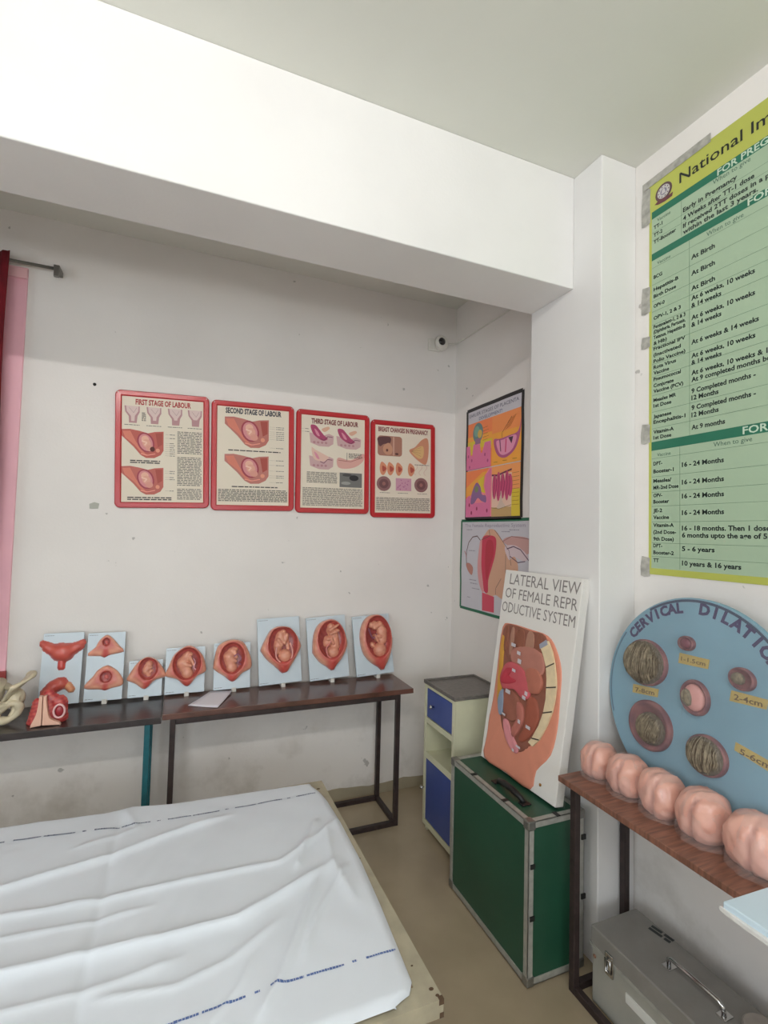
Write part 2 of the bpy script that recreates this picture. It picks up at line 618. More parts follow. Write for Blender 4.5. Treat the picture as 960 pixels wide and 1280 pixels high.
# marks left in the wall: a plugged hole and a plaster patch
tag(obj('wall_plug', MB().lathe([(0.008, 0), (0.008, 0.003), (0.003, 0.004)], 14, lambda x, y, z: (-0.435 + x, D - z, 2.326 + y)), mat('dark_hole', (0.12, 0.12, 0.12), 0.8)),
    'small dark wall plug left of the first framed chart', 'wall plug')
mb = MB().prism([(-0.43, 1.688), (-0.392, 1.69), (-0.388, 1.716), (-0.41, 1.722), (-0.432, 1.712)], 0, 0.003, lambda a, b, c: (a, D - c, b))
tag(obj('tape_scrap', mb, mat('old_tape', (0.70, 0.70, 0.66), 0.6)), 'small grey scrap of old tape stuck low left of the first framed chart', 'tape')

# ------------------------------------------------------------------ framed charts on the back wall
RED = mat('red_frame_plastic', (0.74, 0.13, 0.16), 0.35, coat=0.2)
CW, CH = 0.460, 0.615


def chart(x, z, roll, label, draw, h=CH, w=CW):
    a = math.radians(roll)
    u = Vector((math.cos(a), 0, math.sin(a)))
    v = Vector((-math.sin(a), 0, math.cos(a)))
    o = Vector((x, D - 0.003, z))
    t = thing('framed_chart', label, 'chart', tuple(o + u * w / 2), group='red framed charts')
    n = u.cross(v)
    fr = lambda p, q, c: tuple(o + u * p + v * q + n * c)
    b = 0.031
    # frame: a rounded rectangular ring with a raised rim
    k = 6
    rings = [(rrect(0, w, 0, h, .028, k), 0), (rrect(0, w, 0, h, .028, k), .010), (rrect(.005, w - .005, .005, h - .005, .024, k), .016),
             (rrect(b - .006, w - b + .006, b - .006, h - b + .006, .006, k), .016), (rrect(b, w - b, b, h - b, .002, k), .007)]
    mb = MB()
    N = len(rings[0][0])
    mb.v = [fr(p, q, c) for r, c in rings for p, q in r]
    mb.c = [(1, 1, 1)] * len(mb.v)
    mb.f = [(i * N + j, i * N + (j + 1) % N, (i + 1) * N + (j + 1) % N, (i + 1) * N + j) for i in range(len(rings) - 1) for j in range(N)]
    obj('frame', mb, RED, t, smooth=True, flat_angle=40)
    obj('chart_sheet', MB().prism([(b - .004, b - .004), (w - b + .004, b - .004), (w - b + .004, h - b + .004), (b - .004, h - b + .004)], 0, .0072, fr),
        mat('chart_paper', (0.90, 0.86, 0.79), 0.6), t)
    cv = Canvas()
    W, H = w - 2 * b, h - 2 * b

    def P(px, py):
        return b + px * W, b + (1 - py) * H
    draw(cv, P, W, H)
    cv.build('printed_picture', t, fr(0, 0, .0074), u, v, PRINTG)
    # four tiny hanging screws / clips
    for px, py in ((.014, h - .014), (w - .014, h - .014)):
        obj('screw', MB().lathe([(.003, .0155), (.003, .0175), (.001, .018)], 10, lambda X, Y, Z_: fr(px + X, py + Y, Z_)), ALU, t)
    return t


GREYT = (0.42, 0.40, 0.38)
SK = (0.80, 0.42, 0.37)


def torso(cv, P, x0, x1, y0, y1, tone=0.0, seed=1):
    """section of pelvis with womb, as printed on the charts"""
    q = lambda a, b: P(x0 + (x1 - x0) * a, y0 + (y1 - y0) * b)
    base = (0.74, 0.37 + tone, 0.33 + tone)
    cv.lay = 1
    cv.poly([q(0, .02), q(.2, .0), (q(.42, .05)), q(.62, .12), q(.78, .06), q(1, .03), q(1, .72), q(.93, .88), q(.78, .99), q(.58, 1.0), q(.45, .9), q(.28, .62), q(.1, .38), q(.0, .25)], base)
    cv.lay = 2
    cv.poly([q(.02, .08), q(.2, .06), q(.34, .45), q(.5, .75), q(.62, .95), q(.5, .88), q(.3, .55), q(.08, .3)], (0.84, 0.50, 0.42))
    cv.poly([q(.8, .1), q(.97, .08), q(.97, .5), q(.86, .6)], (0.66, 0.30, 0.26))
    cx, cy = q(.57, .45)
    w = abs(q(1, 0)[0] - q(0, 0)[0])
    h = abs(q(0, 1)[1] - q(0, 0)[1])
    cv.ell(cx, cy, w * .2, h * .36, (0.62, 0.24, 0.30), rot=.35)
    cv.lay = 3
    cv.ell(cx, cy, w * .16, h * .31, (0.83, 0.55, 0.56), rot=.35)
    cv.lay = 4
    cv.ell(cx - w * .02, cy + h * .12, w * .09, h * .12, (0.90, 0.70, 0.62))
    cv.ell(cx + w * .02, cy - h * .03, w * .10, h * .15, (0.87, 0.64, 0.57), rot=.4)
    cv.ell(cx + w * .09, cy - h * .2, w * .09, h * .11, (0.85, 0.60, 0.54))
    cv.lay = 5
    cv.line([(cx - w * .1, cy + h * .05), (cx + w * .03, cy), (cx - w * .03, cy - h * .1)], h * .05, (0.93, 0.77, 0.70))
    if seed == 1:
        cv.ell(*q(.73, .68), w * .06, h * .09, (0.35, 0.12, 0.10))
    cv.ell(*q(.86, .72), w * .05, h * .07, (0.88, 0.60, 0.50))
    cv.lay = 6
    cv.line([q(.45, .85), q(.62, .9), q(.8, .84)], h * .03, (0.92, 0.62, 0.55))


def labels(cv, P, x0, x1, ys, seed=0, th=.010):
    cv.lay = 2
    r = random.Random(seed)
    for y in ys:
        a, b_ = P(x0, y), P(x1, y)
        cv.line([a, (a[0] + (b_[0] - a[0]) * .4, a[1])], .0008, (0.5, 0.45, 0.42))
        cv.words(a[0] + (b_[0] - a[0]) * .45, b_[0], a[1] - .003, a[1] + .004, .006, GREYT, seed=int(y * 1000) + seed)


def block(cv, P, x0, x1, y0, y1, lh=.0095, seed=3, col=GREYT, fill=.5):
    cv.lay = 2
    a, b_ = P(x0, y1), P(x1, y0)
    cv.words(a[0], b_[0], a[1], b_[1], lh, col, fill=fill, seed=seed)


def draw1(cv, P, W, H):
    cv.lay = 2
    cv.text('FIRST STAGE OF LABOUR', *P(.5, .072), .028, (0.66, 0.14, 0.16), w=W * .68, align='c', bold=.035)
    for i, x in enumerate((.03, .29, .55, .80)):
        w = .18
        q = lambda a, b: P(x + w * a, .09 + .16 * b)
        cv.lay = 2
        cv.poly([q(0, 0), q(1, 0), q(1, .35), q(.85, .6), q(.8, 1), q(.3, 1), q(.28, .62), q(.05, .35)], (0.72, 0.55, 0.56))
        cv.lay = 3
        cv.poly([q(.1, 0), q(.92, 0), q(.9, .3), q(.68, .58), q(.66, .9 - .1 * i), q(.44, .9 - .1 * i), q(.42, .6), q(.15, .32)], (0.86, 0.77, 0.75))
        cv.lay = 4
        cv.line([q(.3, .1), q(.6, .4), q(.8, .1)], .0015, (0.66, 0.52, 0.53))
        cv.words(P(x, .28)[0], P(x + w, .28)[0], P(0, .275)[1], P(0, .262)[1], .006, GREYT, seed=i)
    cv.words(P(.235, 0)[0], P(.285, 0)[0], P(0, .235)[1], P(0, .14)[1], .008, GREYT, seed=44)
    torso(cv, P, .0, .50, .31, .58)
    torso(cv, P, .0, .50, .66, .93, seed=2, tone=.03)
    labels(cv, P, .52, .64, (.345, .38, .43, .45, .47, .49, .51, .53, .55), 1)
    labels(cv, P, .52, .64, (.70, .72, .76, .78, .89), 2)
    block(cv, P, .10, .46, .595, .635, .010, 5, (0.25, 0.22, 0.22), .6)
    block(cv, P, .07, .60, .945, .985, .010, 6, (0.25, 0.22, 0.22), .6)
    block(cv, P, .67, .98, .30, .53, .0088, 7)
    block(cv, P, .67, .98, .55, .84, .0088, 8)
    block(cv, P, .67, .98, .86, .98, .0088, 9)


def draw2(cv, P, W, H):
    cv.lay = 2
    cv.text('SECOND STAGE OF LABOUR', *P(.50, .065), .029, (0.20, 0.20, 0.26), w=W * .78, align='c', bold=.04)
    torso(cv, P, .10, .71, .10, .41, tone=.08, seed=2)
    torso(cv, P, .10, .71, .48, .78, tone=.10, seed=2)
    labels(cv, P, .72, .93, (.18, .20, .23, .25, .27, .29, .31, .40), 3)
    labels(cv, P, .72, .93, (.53, .58, .64, .69, .71, .76), 4)
    block(cv, P, .15, .88, .43, .452, .010, 5, (0.25, 0.22, 0.22), .6)
    block(cv, P, .20, .84, .80, .82, .010, 6, (0.25, 0.22, 0.22), .6)
    block(cv, P, .02, .98, .835, .975, .0088, 7, (0.46, 0.44, 0.41), .62)


def draw3(cv, P, W, H):
    cv.lay = 2
    cv.text('THIRD STAGE OF LABOUR', *P(.52, .085), .029, (0.48, 0.17, 0.19), w=W * .74, align='c', bold=.04)
    for k, (x, y, w, h) in enumerate(((.12, .11, .38, .22), (.54, .13, .40, .21), (.12, .36, .38, .22))):
        q = lambda a, b: P(x + w * a, y + h * b)
        cv.lay = 2
        cv.poly([q(.0, .35), q(.2, .4), q(.5, .5), q(.8, .35), q(1, .45), q(.98, .85), q(.8, 1), q(.4, 1), q(.05, .85)], (0.80, 0.66, 0.66))
        cv.lay = 3
        if k < 2:
            cv.smooth([q(.05, .0), q(.25, -.02), q(.42, .2), q(.6, .45), q(.75, .6), q(.6, .72), q(.4, .65), q(.15, .4)], (0.68, 0.27, 0.42))
            cv.smooth([q(.5, .15), q(.75, .0), q(.82, .1), q(.62, .28)], (0.86, 0.68, 0.58))
        else:
            cv.smooth([q(.1, -.05), q(.25, .05), q(.6, .25), q(.8, .4), q(.6, .6), q(.2, .5)], (0.88, 0.74, 0.68))
        cv.lay = 4
        cv.smooth([q(.2, .15), q(.34, .28), q(.42, .5), q(.3, .45)], (0.85, 0.55, 0.63))
        cv.line([q(.45, .62), q(.6, .7), q(.75, .5), q(.95, .52)], .004, (0.45, 0.25, 0.35))
        for j in range(4):
            cv.ell(*q(.2 + .16 * j, .82), .008, .007, (0.72, 0.52, 0.55))
    q = lambda a, b: P(.57 + .41 * a, .38 + .18 * b)
    cv.lay = 2
    cv.smooth([q(0, .35), q(.5, .45), q(1, 0), q(1, .45), q(.7, .85), q(.3, 1), q(0, .9)], (0.86, 0.66, 0.62))
    cv.lay = 3
    cv.line([q(.02, .5), q(.5, .55), q(.98, .25)], .003, (0.62, 0.35, 0.35))
    cv.line([q(.35, .0), q(.35, .5)], .0025, (0.3, 0.3, 0.3))
    cv.words(q(.42, 0)[0], q(.95, 0)[0], q(0, .35)[1], q(0, .0)[1], .008, GREYT, seed=4)
    cv.rect(*[P(.60, 0)[0], P(.96, 0)[0]], P(0, .765)[1], P(0, .605)[1], (0.45, 0.45, 0.44))
    cv.lay = 4
    cv.ell(*P(.83, .66), .030, .018, (0.16, 0.16, 0.17))
    cv.ell(*P(.72, .63), .030, .009, (0.28, 0.28, 0.28))
    cv.ell(*P(.70, .72), .030, .010, (0.62, 0.62, 0.60))
    block(cv, P, .09, .56, .605, .74, .0085, 5, (0.5, .48, .45), .55)
    block(cv, P, .03, .97, .775, .985, .0085, 7, (0.5, .48, .45), .55)
    labels(cv, P, -.0, .12, (.15, .18), 3)


def draw4(cv, P, W, H):
    cv.lay = 2
    cv.text('BREAST CHANGES IN PREGNANCY', *P(.5, .072), .028, (0.52, 0.22, 0.24), w=W * .90, align='c', bold=.035)
    q = lambda a, b: P(.04 + .43 * a, .12 + .23 * b)
    x0, y0 = q(0, 1)
    x1, y1 = q(1, 0)
    cv.poly(rrect(x0, x1, y0, y1, .02), (0.66, 0.47, 0.40))
    cv.lay = 3
    cv.smooth([q(.02, .1), q(.5, .05), q(.5, .35), q(.25, .42), q(.1, .55), q(.02, .4)], (0.38, 0.24, 0.25))
    cv.smooth([q(.25, .5), q(.45, .35), q(.6, .6), q(.55, .9), q(.35, .93), q(.22, .75)], (0.78, 0.58, 0.47))
    cv.rect(q(.62, 0)[0], q(.68, 0)[0], y0 + .004, y1 - .004, (0.78, 0.62, 0.55))
    cv.lay = 4
    cv.ell(*q(.38, .72), .008, .009, (0.42, 0.25, 0.22))
    cv.ell(*q(.78, .88), .012, .007, (0.35, 0.2, 0.2))
    q = lambda a, b: P(.60 + .36 * a, .12 + .30 * b)
    cv.lay = 2
    cv.smooth([q(.95, 0), q(1, .5), q(.9, .95), q(.7, 1), q(.25, .75), q(0, .5), q(.3, .35), q(.65, .05)], (0.80, 0.56, 0.44))
    cv.lay = 3
    cv.smooth([q(.7, .3), q(.72, .7), q(.5, .8), q(.15, .58), q(.3, .42)], (0.85, 0.70, 0.48))
    cv.lay = 4
    for k in range(4):
        cv.line([q(.1, .52), q(.6, .35 + k * .12)], .0015, (0.62, 0.42, 0.30))
    for k, x in enumerate((.07, .20, .35, .57)):
        q = lambda a, b: P(x + .13 * a, .42 + .15 * b)
        cv.lay = 2
        cv.smooth([q(.3, 0), q(.9, .25), q(1, .6), q(.6, 1), q(.2, .9), q(.05, .45)], (0.83, 0.55, 0.42))
        cv.lay = 3
        cv.smooth([q(.4, .3), q(.95, .5), q(.5, .75)], (0.70, 0.32, 0.26))
    cv.lay = 2
    for k in range(3):
        a = [P(.72 + .09 * k + .03 * math.sin(j * .9), .43 + .018 * j) for j in range(8)]
        cv.line(a, .002, (0.80, 0.62, 0.58))
    cv.words(P(.70, 0)[0], P(.98, 0)[0], P(0, .45)[1], P(0, .425)[1], .007, GREYT, seed=3)
    cv.lay = 2
    for x in (.15, .82):
        cx, cy = P(x, .67)
        cv.lay = 2
        cv.ell(cx, cy, .049, .047, (0.56, 0.40, 0.40))
        cv.lay = 3
        cv.ell(cx, cy, .032, .030, (0.45, 0.30, 0.31))
        cv.lay = 4
        cv.ell(cx, cy, .012, .012, (0.62, 0.42, 0.40))
    cv.lay = 2
    cv.rect(P(.36, 0)[0], P(.64, 0)[0], P(0, .745)[1], P(0, .60)[1], (0.80, 0.60, 0.68))
    cv.lay = 3
    r = random.Random(3)
    for k in range(16):
        cv.ell(*P(r.uniform(.39, .61), r.uniform(.62, .73)), .006, .003, (0.70, 0.42, 0.58), rot=r.uniform(0, 3), n=8)
    for x in (.08, .40, .75):
        block(cv, P, x, x + .18, .765, .785, .006, int(x * 100))
    block(cv, P, .02, .98, .82, .985, .0085, 17, (0.5, .48, .45), .55)


chart(-0.318, 1.697, 2.0, 'red framed chart titled first stage of labour, leftmost of four', draw1)
chart(0.150, 1.703, 1.6, 'red framed chart titled second stage of labour, two pelvis pictures', draw2)
chart(0.618, 1.708, 1.0, 'red framed chart titled third stage of labour with grey ultrasound picture', draw3)
chart(1.090, 1.697, 1.2, 'red framed chart titled breast changes in pregnancy, rightmost of four', draw4, w=.452)

# ------------------------------------------------------------------ hand-drawn posters on the recess wall (plane x = XR, u runs towards the camera)
UR, VR = (0, -1, 0), (0, 0, 1)


def wall_poster(name, label, u0, u1, z0, z1, paper, border, bw, draw, y_org=2.80, rnd=0, plastic=False):
    t = thing(name, label, 'poster', (XR - 0.002, y_org - (u0 + u1) / 2, z0))
    fr = lambda a, b, c: (XR - 0.001 - c, y_org - a, b)
    obj('paper', MB().prism([(u0, z0), (u1, z0), (u1, z1), (u0, z1)], 0, .0012, fr), paper, t)
    if border is not None:
        r = random.Random(rnd)
        mb = MB()
        w = lambda: bw * (1 + r.uniform(-.12, .12))
        j = lambda: r.uniform(-.004, .004)
        k = 7
        for (a0, b0, a1, b1, ax) in ((u0, z0, u1, z0, 0), (u0, z1, u1, z1, 0), (u0, z0, u0, z1, 1), (u1, z0, u1, z1, 1)):
            for i in range(1):
                s = []
                e = []
                for m_ in range(k + 1):
                    f = m_ / k
                    pa, pb = a0 + (a1 - a0) * f, b0 + (b1 - b0) * f
                    if ax == 0:
                        yo = j()
                        s.append((pa, pb - bw / 2 + yo * .3))
                        e.append((pa, pb + bw / 2 + yo * .3))
                    else:
                        yo = j()
                        s.append((pa - bw / 2 + yo, pb))
                        e.append((pa + bw / 2 + yo, pb))
                off = .0014 if ax == 0 else .0017
                mb.prism(s + e[::-1], off, off + .0005, fr)
        obj('border_tape', mb, border, t)
    cv = Canvas()
    draw(cv)
    cv.build('drawing', t, (XR - 0.001 - .0015, y_org, 0), UR, VR)
    return t


def d_placenta(cv):
    # coordinates: u towards camera, z height
    O1, O2, YE = (0.98, 0.55, 0.33), (0.98, 0.68, 0.28), (0.90, 0.80, 0.25)
    PK, PKD = (0.90, 0.48, 0.66), (0.74, 0.30, 0.52)
    cv.lay = 1
    cv.rect(.062, .340, 2.01, 2.305, O1)
    cv.rect(.340, .620, 2.01, 2.305, (0.98, 0.60, 0.34))
    cv.rect(.062, .345, 1.712, 2.005, (0.97, 0.56, 0.60))
    cv.rect(.345, .620, 1.712, 2.005, (0.98, 0.66, 0.40))
    cv.lay = 2
    cv.rect(.062, .340, 2.12, 2.22, O2)
    cv.rect(.340, .620, 2.01, 2.20, O2)
    cv.poly([(.062, 2.14), (.34, 2.14), (.34, 2.18), (.062, 2.19)], YE)
    # top left: pink tissue with an implanting bud
    cv.lay = 3
    cv.poly([(.062, 2.012), (.062, 2.165), (.10, 2.165), (.112, 2.10), (.128, 2.10), (.14, 2.17), (.19, 2.17), (.215, 2.16), (.225, 2.105), (.24, 2.105), (.265, 2.165), (.33, 2.165), (.33, 2.012)], PK)
    cv.poly([(.095, 2.19), (.10, 2.165), (.112, 2.105), (.128, 2.105), (.142, 2.17), (.15, 2.19)], YE)
    cv.lay = 4
    cv.ell(.190, 2.235, .056, .062, (0.42, 0.55, 0.55))
    cv.rect(.160, .220, 2.165, 2.20, (0.60, 0.45, 0.58))
    cv.lay = 5
    cv.ell(.178, 2.245, .030, .034, (0.50, 0.68, 0.60))
    cv.ell(.212, 2.225, .024, .026, (0.86, 0.72, 0.35))
    for x, z in ((.085, 2.10), (.125, 2.07), (.27, 2.09), (.30, 2.05), (.10, 2.03)):
        cv.ell(x, z, .008, .010, PKD)
    cv.line([(.062, 2.012), (.33, 2.012)], .003, PKD)
    for k in range(5):
        cv.line([(.245, 2.255 - k * .019), (.245 + .05 + .012 * (k % 2), 2.257 - k * .019)], .0018, (0.55, 0.35, 0.12))
    # top right: crescent
    cv.lay = 3
    cv.smooth([(.362, 2.165), (.42, 2.160), (.50, 2.165), (.585, 2.175), (.612, 2.24), (.60, 2.15), (.56, 2.08), (.48, 2.045), (.41, 2.06), (.37, 2.11)], (0.74, 0.36, 0.55))
    cv.lay = 4
    cv.smooth([(.385, 2.148), (.45, 2.150), (.57, 2.158), (.545, 2.09), (.48, 2.062), (.42, 2.075)], (0.93, 0.62, 0.75))
    cv.lay = 5
    cv.poly([(.50, 2.155), (.545, 2.155), (.53, 2.115)], (0.30, 0.20, 0.28))
    cv.line([(.42, 2.155), (.43, 2.085)], .008, (0.45, 0.20, 0.35))
    cv.line([(.48, 2.150), (.475, 2.075)], .010, (0.85, 0.25, 0.45))
    cv.line([(.44, 2.16), (.44, 2.19), (.53, 2.27)], .0025, (0.40, 0.22, 0.12))
    for k in range(5):
        cv.line([(.47 + k * .012, 2.20 + k * .004), (.52 + k * .012, 2.262 + k * .003)], .0018, (0.62, 0.36, 0.14))
    for k in range(3):
        cv.line([(.36 + k * .09, 2.03), (.40 + k * .09, 2.028)], .003, (0.62, 0.50, 0.12))
    # bottom left
    cv.lay = 2
    cv.poly([(.062, 2.005), (.32, 2.005), (.25, 1.95), (.18, 1.91), (.11, 1.85), (.062, 1.83)], O1)
    cv.lay = 3
    cv.poly([(.062, 1.90), (.062, 1.845), (.12, 1.85), (.19, 1.925), (.26, 1.955), (.30, 1.985), (.25, 1.985)], O2)
    cv.poly([(.20, 1.94), (.27, 1.965), (.26, 1.90), (.28, 1.855), (.22, 1.87)], YE)
    cv.poly([(.062, 1.714), (.062, 1.83), (.10, 1.85), (.16, 1.80), (.30, 1.80), (.27, 1.90), (.29, 1.97), (.335, 2.0), (.335, 1.714)], PK)
    cv.lay = 4
    cv.smooth([(.12, 1.80), (.135, 1.87), (.18, 1.925), (.225, 1.90), (.245, 1.85), (.285, 1.84), (.29, 1.80), (.24, 1.81), (.20, 1.83), (.16, 1.80)], (0.58, 0.42, 0.62))
    cv.lay = 5
    cv.ell(.185, 1.885, .022, .020, (0.52, 0.58, 0.42))
    for x, z in ((.105, 1.79), (.19, 1.765), (.13, 1.74), (.30, 1.75)):
        cv.ell(x, z, .008, .012, (0.62, 0.18, 0.34))
    # bottom right: chorionic trees
    cv.lay = 2
    cv.rect(.345, .535, 1.712, 1.955, (0.93, 0.80, 0.72))
    cv.rect(.345, .535, 1.712, 1.765, (0.80, 0.66, 0.45))
    cv.rect(.535, .620, 1.712, 1.86, YE)
    cv.lay = 3
    cv.line([(.345, 1.955), (.40, 1.950), (.47, 1.962), (.535, 1.972)], .010, (0.42, 0.18, 0.32))
    for cx, h_ in ((.372, .085), (.412, .10), (.452, .085), (.492, .10), (.522, .075)):
        cv.ell(cx, 1.885, .021, h_ * .85, (0.80, 0.30, 0.48))
    cv.lay = 4
    for cx in (.366, .388, .412, .437, .462, .488, .512):
        cv.line([(cx, 1.95), (cx + .008, 1.90), (cx - .006, 1.83)], .004, (0.52, 0.14, 0.32))
    cv.smooth([(.40, 1.76), (.425, 1.80), (.44, 1.86), (.452, 1.80), (.48, 1.765)], (0.86, 0.78, 0.72))
    cv.line([(.345, 1.765), (.42, 1.755), (.535, 1.775)], .003, (0.55, 0.45, 0.28))
    for k in range(9):
        cv.line([(.54, 1.95 - k * .022), (.60, 1.951 - k * .022)], .002, (0.62, 0.40, 0.14))
    # title
    cv.lay = 2
    INK = (0.30, 0.29, 0.40)
    cv.text('EARLIER STAGES OF PLACENTA', .09, 2.345, .021, INK, w=.50)
    cv.text('DEVELOPMENT!', .20, 2.312, .020, (0.30, 0.32, 0.52), w=.24)


PAPER = mat('drawing_paper', (0.82, 0.81, 0.84), 0.7, noise=0.02)
wall_poster('hand_drawn_poster', 'orange and pink hand drawn poster of placenta stages with black tape border', .062, .622, 1.703, 2.393,
            PAPER, mat('black_tape', (0.12, 0.11, 0.12), 0.5), .022, d_placenta)


def d_uterus(cv):
    RD, PCH, PK = (0.80, 0.20, 0.32), (0.85, 0.66, 0.55), (0.86, 0.60, 0.60)
    LN = (0.40, 0.27, 0.27)
    cv.lay = 1
    cv.smooth([(.246, 1.572), (.29, 1.615), (.325, 1.638), (.38, 1.635), (.43, 1.60), (.465, 1.565), (.50, 1.53), (.56, 1.50), (.60, 1.44), (.59, 1.33), (.56, 1.25), (.47, 1.245), (.40, 1.262),
               (.35, 1.245), (.30, 1.265), (.262, 1.31), (.225, 1.40), (.235, 1.50)], PCH)
    cv.smooth([(.46, 1.575), (.54, 1.60), (.69, 1.588), (.69, 1.515), (.62, 1.51), (.53, 1.54)], (0.80, 0.62, 0.60))
    cv.smooth([(.48, 1.54), (.58, 1.55), (.68, 1.50), (.65, 1.47), (.56, 1.49), (.52, 1.47)], (0.86, 0.78, 0.80))
    cv.lay = 2
    cv.smooth([(.232, 1.565), (.262, 1.55), (.262, 1.42), (.29, 1.30), (.268, 1.262), (.225, 1.32), (.208, 1.42)], PK)
    cv.smooth([(.262, 1.59), (.33, 1.603), (.395, 1.585), (.392, 1.50), (.36, 1.42), (.325, 1.34), (.322, 1.27), (.285, 1.27), (.268, 1.33), (.250, 1.42), (.252, 1.52)], RD)
    cv.poly([(.262, 1.262), (.385, 1.25), (.385, 1.160), (.264, 1.155)], (0.84, 0.28, 0.38))
    cv.lay = 3
    cv.smooth([(.30, 1.56), (.36, 1.57), (.375, 1.50), (.34, 1.42), (.31, 1.34), (.29, 1.42)], (0.74, 0.14, 0.24))
    cv.line([(.325, 1.635), (.335, 1.60), (.25, 1.575)], .004, LN)
    path = [(.235, 1.572), (.20, 1.597), (.15, 1.590), (.105, 1.555), (.082, 1.50), (.080, 1.45), (.085, 1.415)]
    cv.line(path, .006, LN)
    cv.line([(.058, 1.50), (.075, 1.48), (.08, 1.46)], .008, (0.72, 0.50, 0.50))
    cv.smooth([(.078, 1.42), (.12, 1.425), (.158, 1.40), (.145, 1.355), (.10, 1.38)], (0.74, 0.50, 0.45))
    cv.line([(.46, 1.57), (.54, 1.60), (.69, 1.588)], .004, (0.62, 0.45, 0.45))
    cv.line([(.50, 1.53), (.56, 1.545), (.62, 1.53), (.69, 1.475)], .006, (0.38, 0.26, 0.36))
    cv.line([(.53, 1.49), (.60, 1.46), (.66, 1.47)], .005, (0.38, 0.26, 0.36))
    cv.line([(.38, 1.635), (.45, 1.58), (.52, 1.52), (.54, 1.44)], .003, LN)
    cv.line([(.45, 1.36), (.40, 1.30), (.40, 1.265)], .003, LN)
    cv.line([(.49, 1.50), (.49, 1.40), (.52, 1.32)], .003, LN)
    cv.lay = 4
    cv.text('The Female Reproductive System', .06, 1.652, .020, (0.62, 0.58, 0.66), w=.60)
    r = random.Random(5)
    for x, z in ((.11, 1.50), (.12, 1.32), (.13, 1.30), (.15, 1.27), (.45, 1.62), (.52, 1.63), (.10, 1.21), (.08, 1.63)):
        cv.words(x, x + r.uniform(.04, .09), z, z + .012, .009, (0.60, 0.58, 0.64), seed=int(x * 999))


wall_poster('hand_drawn_poster', 'white hand drawn poster of a red uterus with green tape border, below the orange one', .014, .70, 1.142, 1.692,
            PAPER, mat('green_tape', (0.12, 0.42, 0.30), 0.5), .017, d_uterus, rnd=4)

# ------------------------------------------------------------------ immunisation schedule on the right wall
t = thing('wall_banner', 'large green and yellow printed immunization schedule poster', 'poster', (XR, 0.87, 1.468))
fr = lambda a, b, c: (XR - 0.001 - c, 1.397 - a, b)
BW_, BH0, BH1 = 1.10, 1.468, 3.022
obj('poster_sheet', MB().prism([(0, BH0), (BW_, BH0), (BW_, BH1), (0, BH1)], 0, .0015, fr), mat('poster_yellow', (0.74, 0.76, 0.36), 0.35, noise=.03, nscale=3), t)
cv = Canvas()
G, GR, TX, LN = (0.655, 0.745, 0.635), (0.145, 0.44, 0.34), (0.14, 0.19, 0.18), (0.45, 0.55, 0.46)
GT = (0.30, 0.42, 0.36)
cv.rect(.012, BW_ - .012, 1.492, 2.884, G)
cv.lay = 1
for z0, z1 in ((2.868, 2.897), (2.699, 2.727), (1.945, 1.979)):
    cv.rect(.012, BW_ - .012, z0, z1, GR)
cv.lay = 2
WH = (0.76, 0.84, 0.76)
cv.text('National Immunization Schedule', .130, 2.938, .040, (0.13, 0.15, 0.14), w=.88, bold=.008)
cv.text('FOR PREGNANT WOMEN', .272, 2.872, .023, WH, w=.42, bold=.02)
cv.text('FOR INFANTS', .371, 2.703, .023, WH, w=.25, bold=.02)
cv.text('FOR CHILDREN', .351, 1.951, .024, WH, w=.28, bold=.02)
for z, x in ((2.850, .256), (2.676, .233), (1.924, .255)):
    cv.text('When to give', x, z, .016, GT, w=.125)
for z, x in ((2.846, .036), (2.674, .036), (1.920, .037)):
    cv.text('Vaccine', x, z, .013, GT)
B = .03
left = [('TT-1', 2.823), ('TT-2', 2.792), ('TT-Booster', 2.764), ('BCG', 2.623), ('Hepatitis-B', 2.574), ('Birth Dose', 2.546), ('OPV-0', 2.507), ('OPV-1, 2 & 3', 2.459),
        ('Pentavalent-1, 2 & 3', 2.424), ('(Diphtheria, Pertussis,', 2.404), ('Tetanus, Hepatitis-B', 2.382), ('& Hib)', 2.359), ('Fractional IPV', 2.338), ('(Inactivated', 2.313),
        ('Polio Vaccine)', 2.288), ('Rota Virus', 2.264), ('Vaccine', 2.242), ('Pneumococcal', 2.217), ('Conjugate', 2.192), ('Vaccine (PCV)', 2.170), ('Measles MR', 2.135), ('1st Dose', 2.113),
        ('Japanese', 2.071), ('Encephalitis-1', 2.049), ('Vitamin-A', 2.010), ('1st Dose', 1.988), ('DPT-', 1.887), ('Booster-1', 1.857), ('Measles/', 1.820), ('MR-2nd Dose', 1.794),
        ('OPV-', 1.764), ('Booster', 1.740), ('JE-2', 1.706), ('Vaccine', 1.680), ('Vitamin-A', 1.650), ('(2nd Dose-', 1.624), ('9th Dose)', 1.598), ('DPT-', 1.572), ('Booster-2', 1.546), ('TT', 1.516)]
for s, z in left:
    cv.text(s, .021, z, .0135, TX, w=min(.0095 * len(s), .132) if len(s) > 3 else None, bold=B)
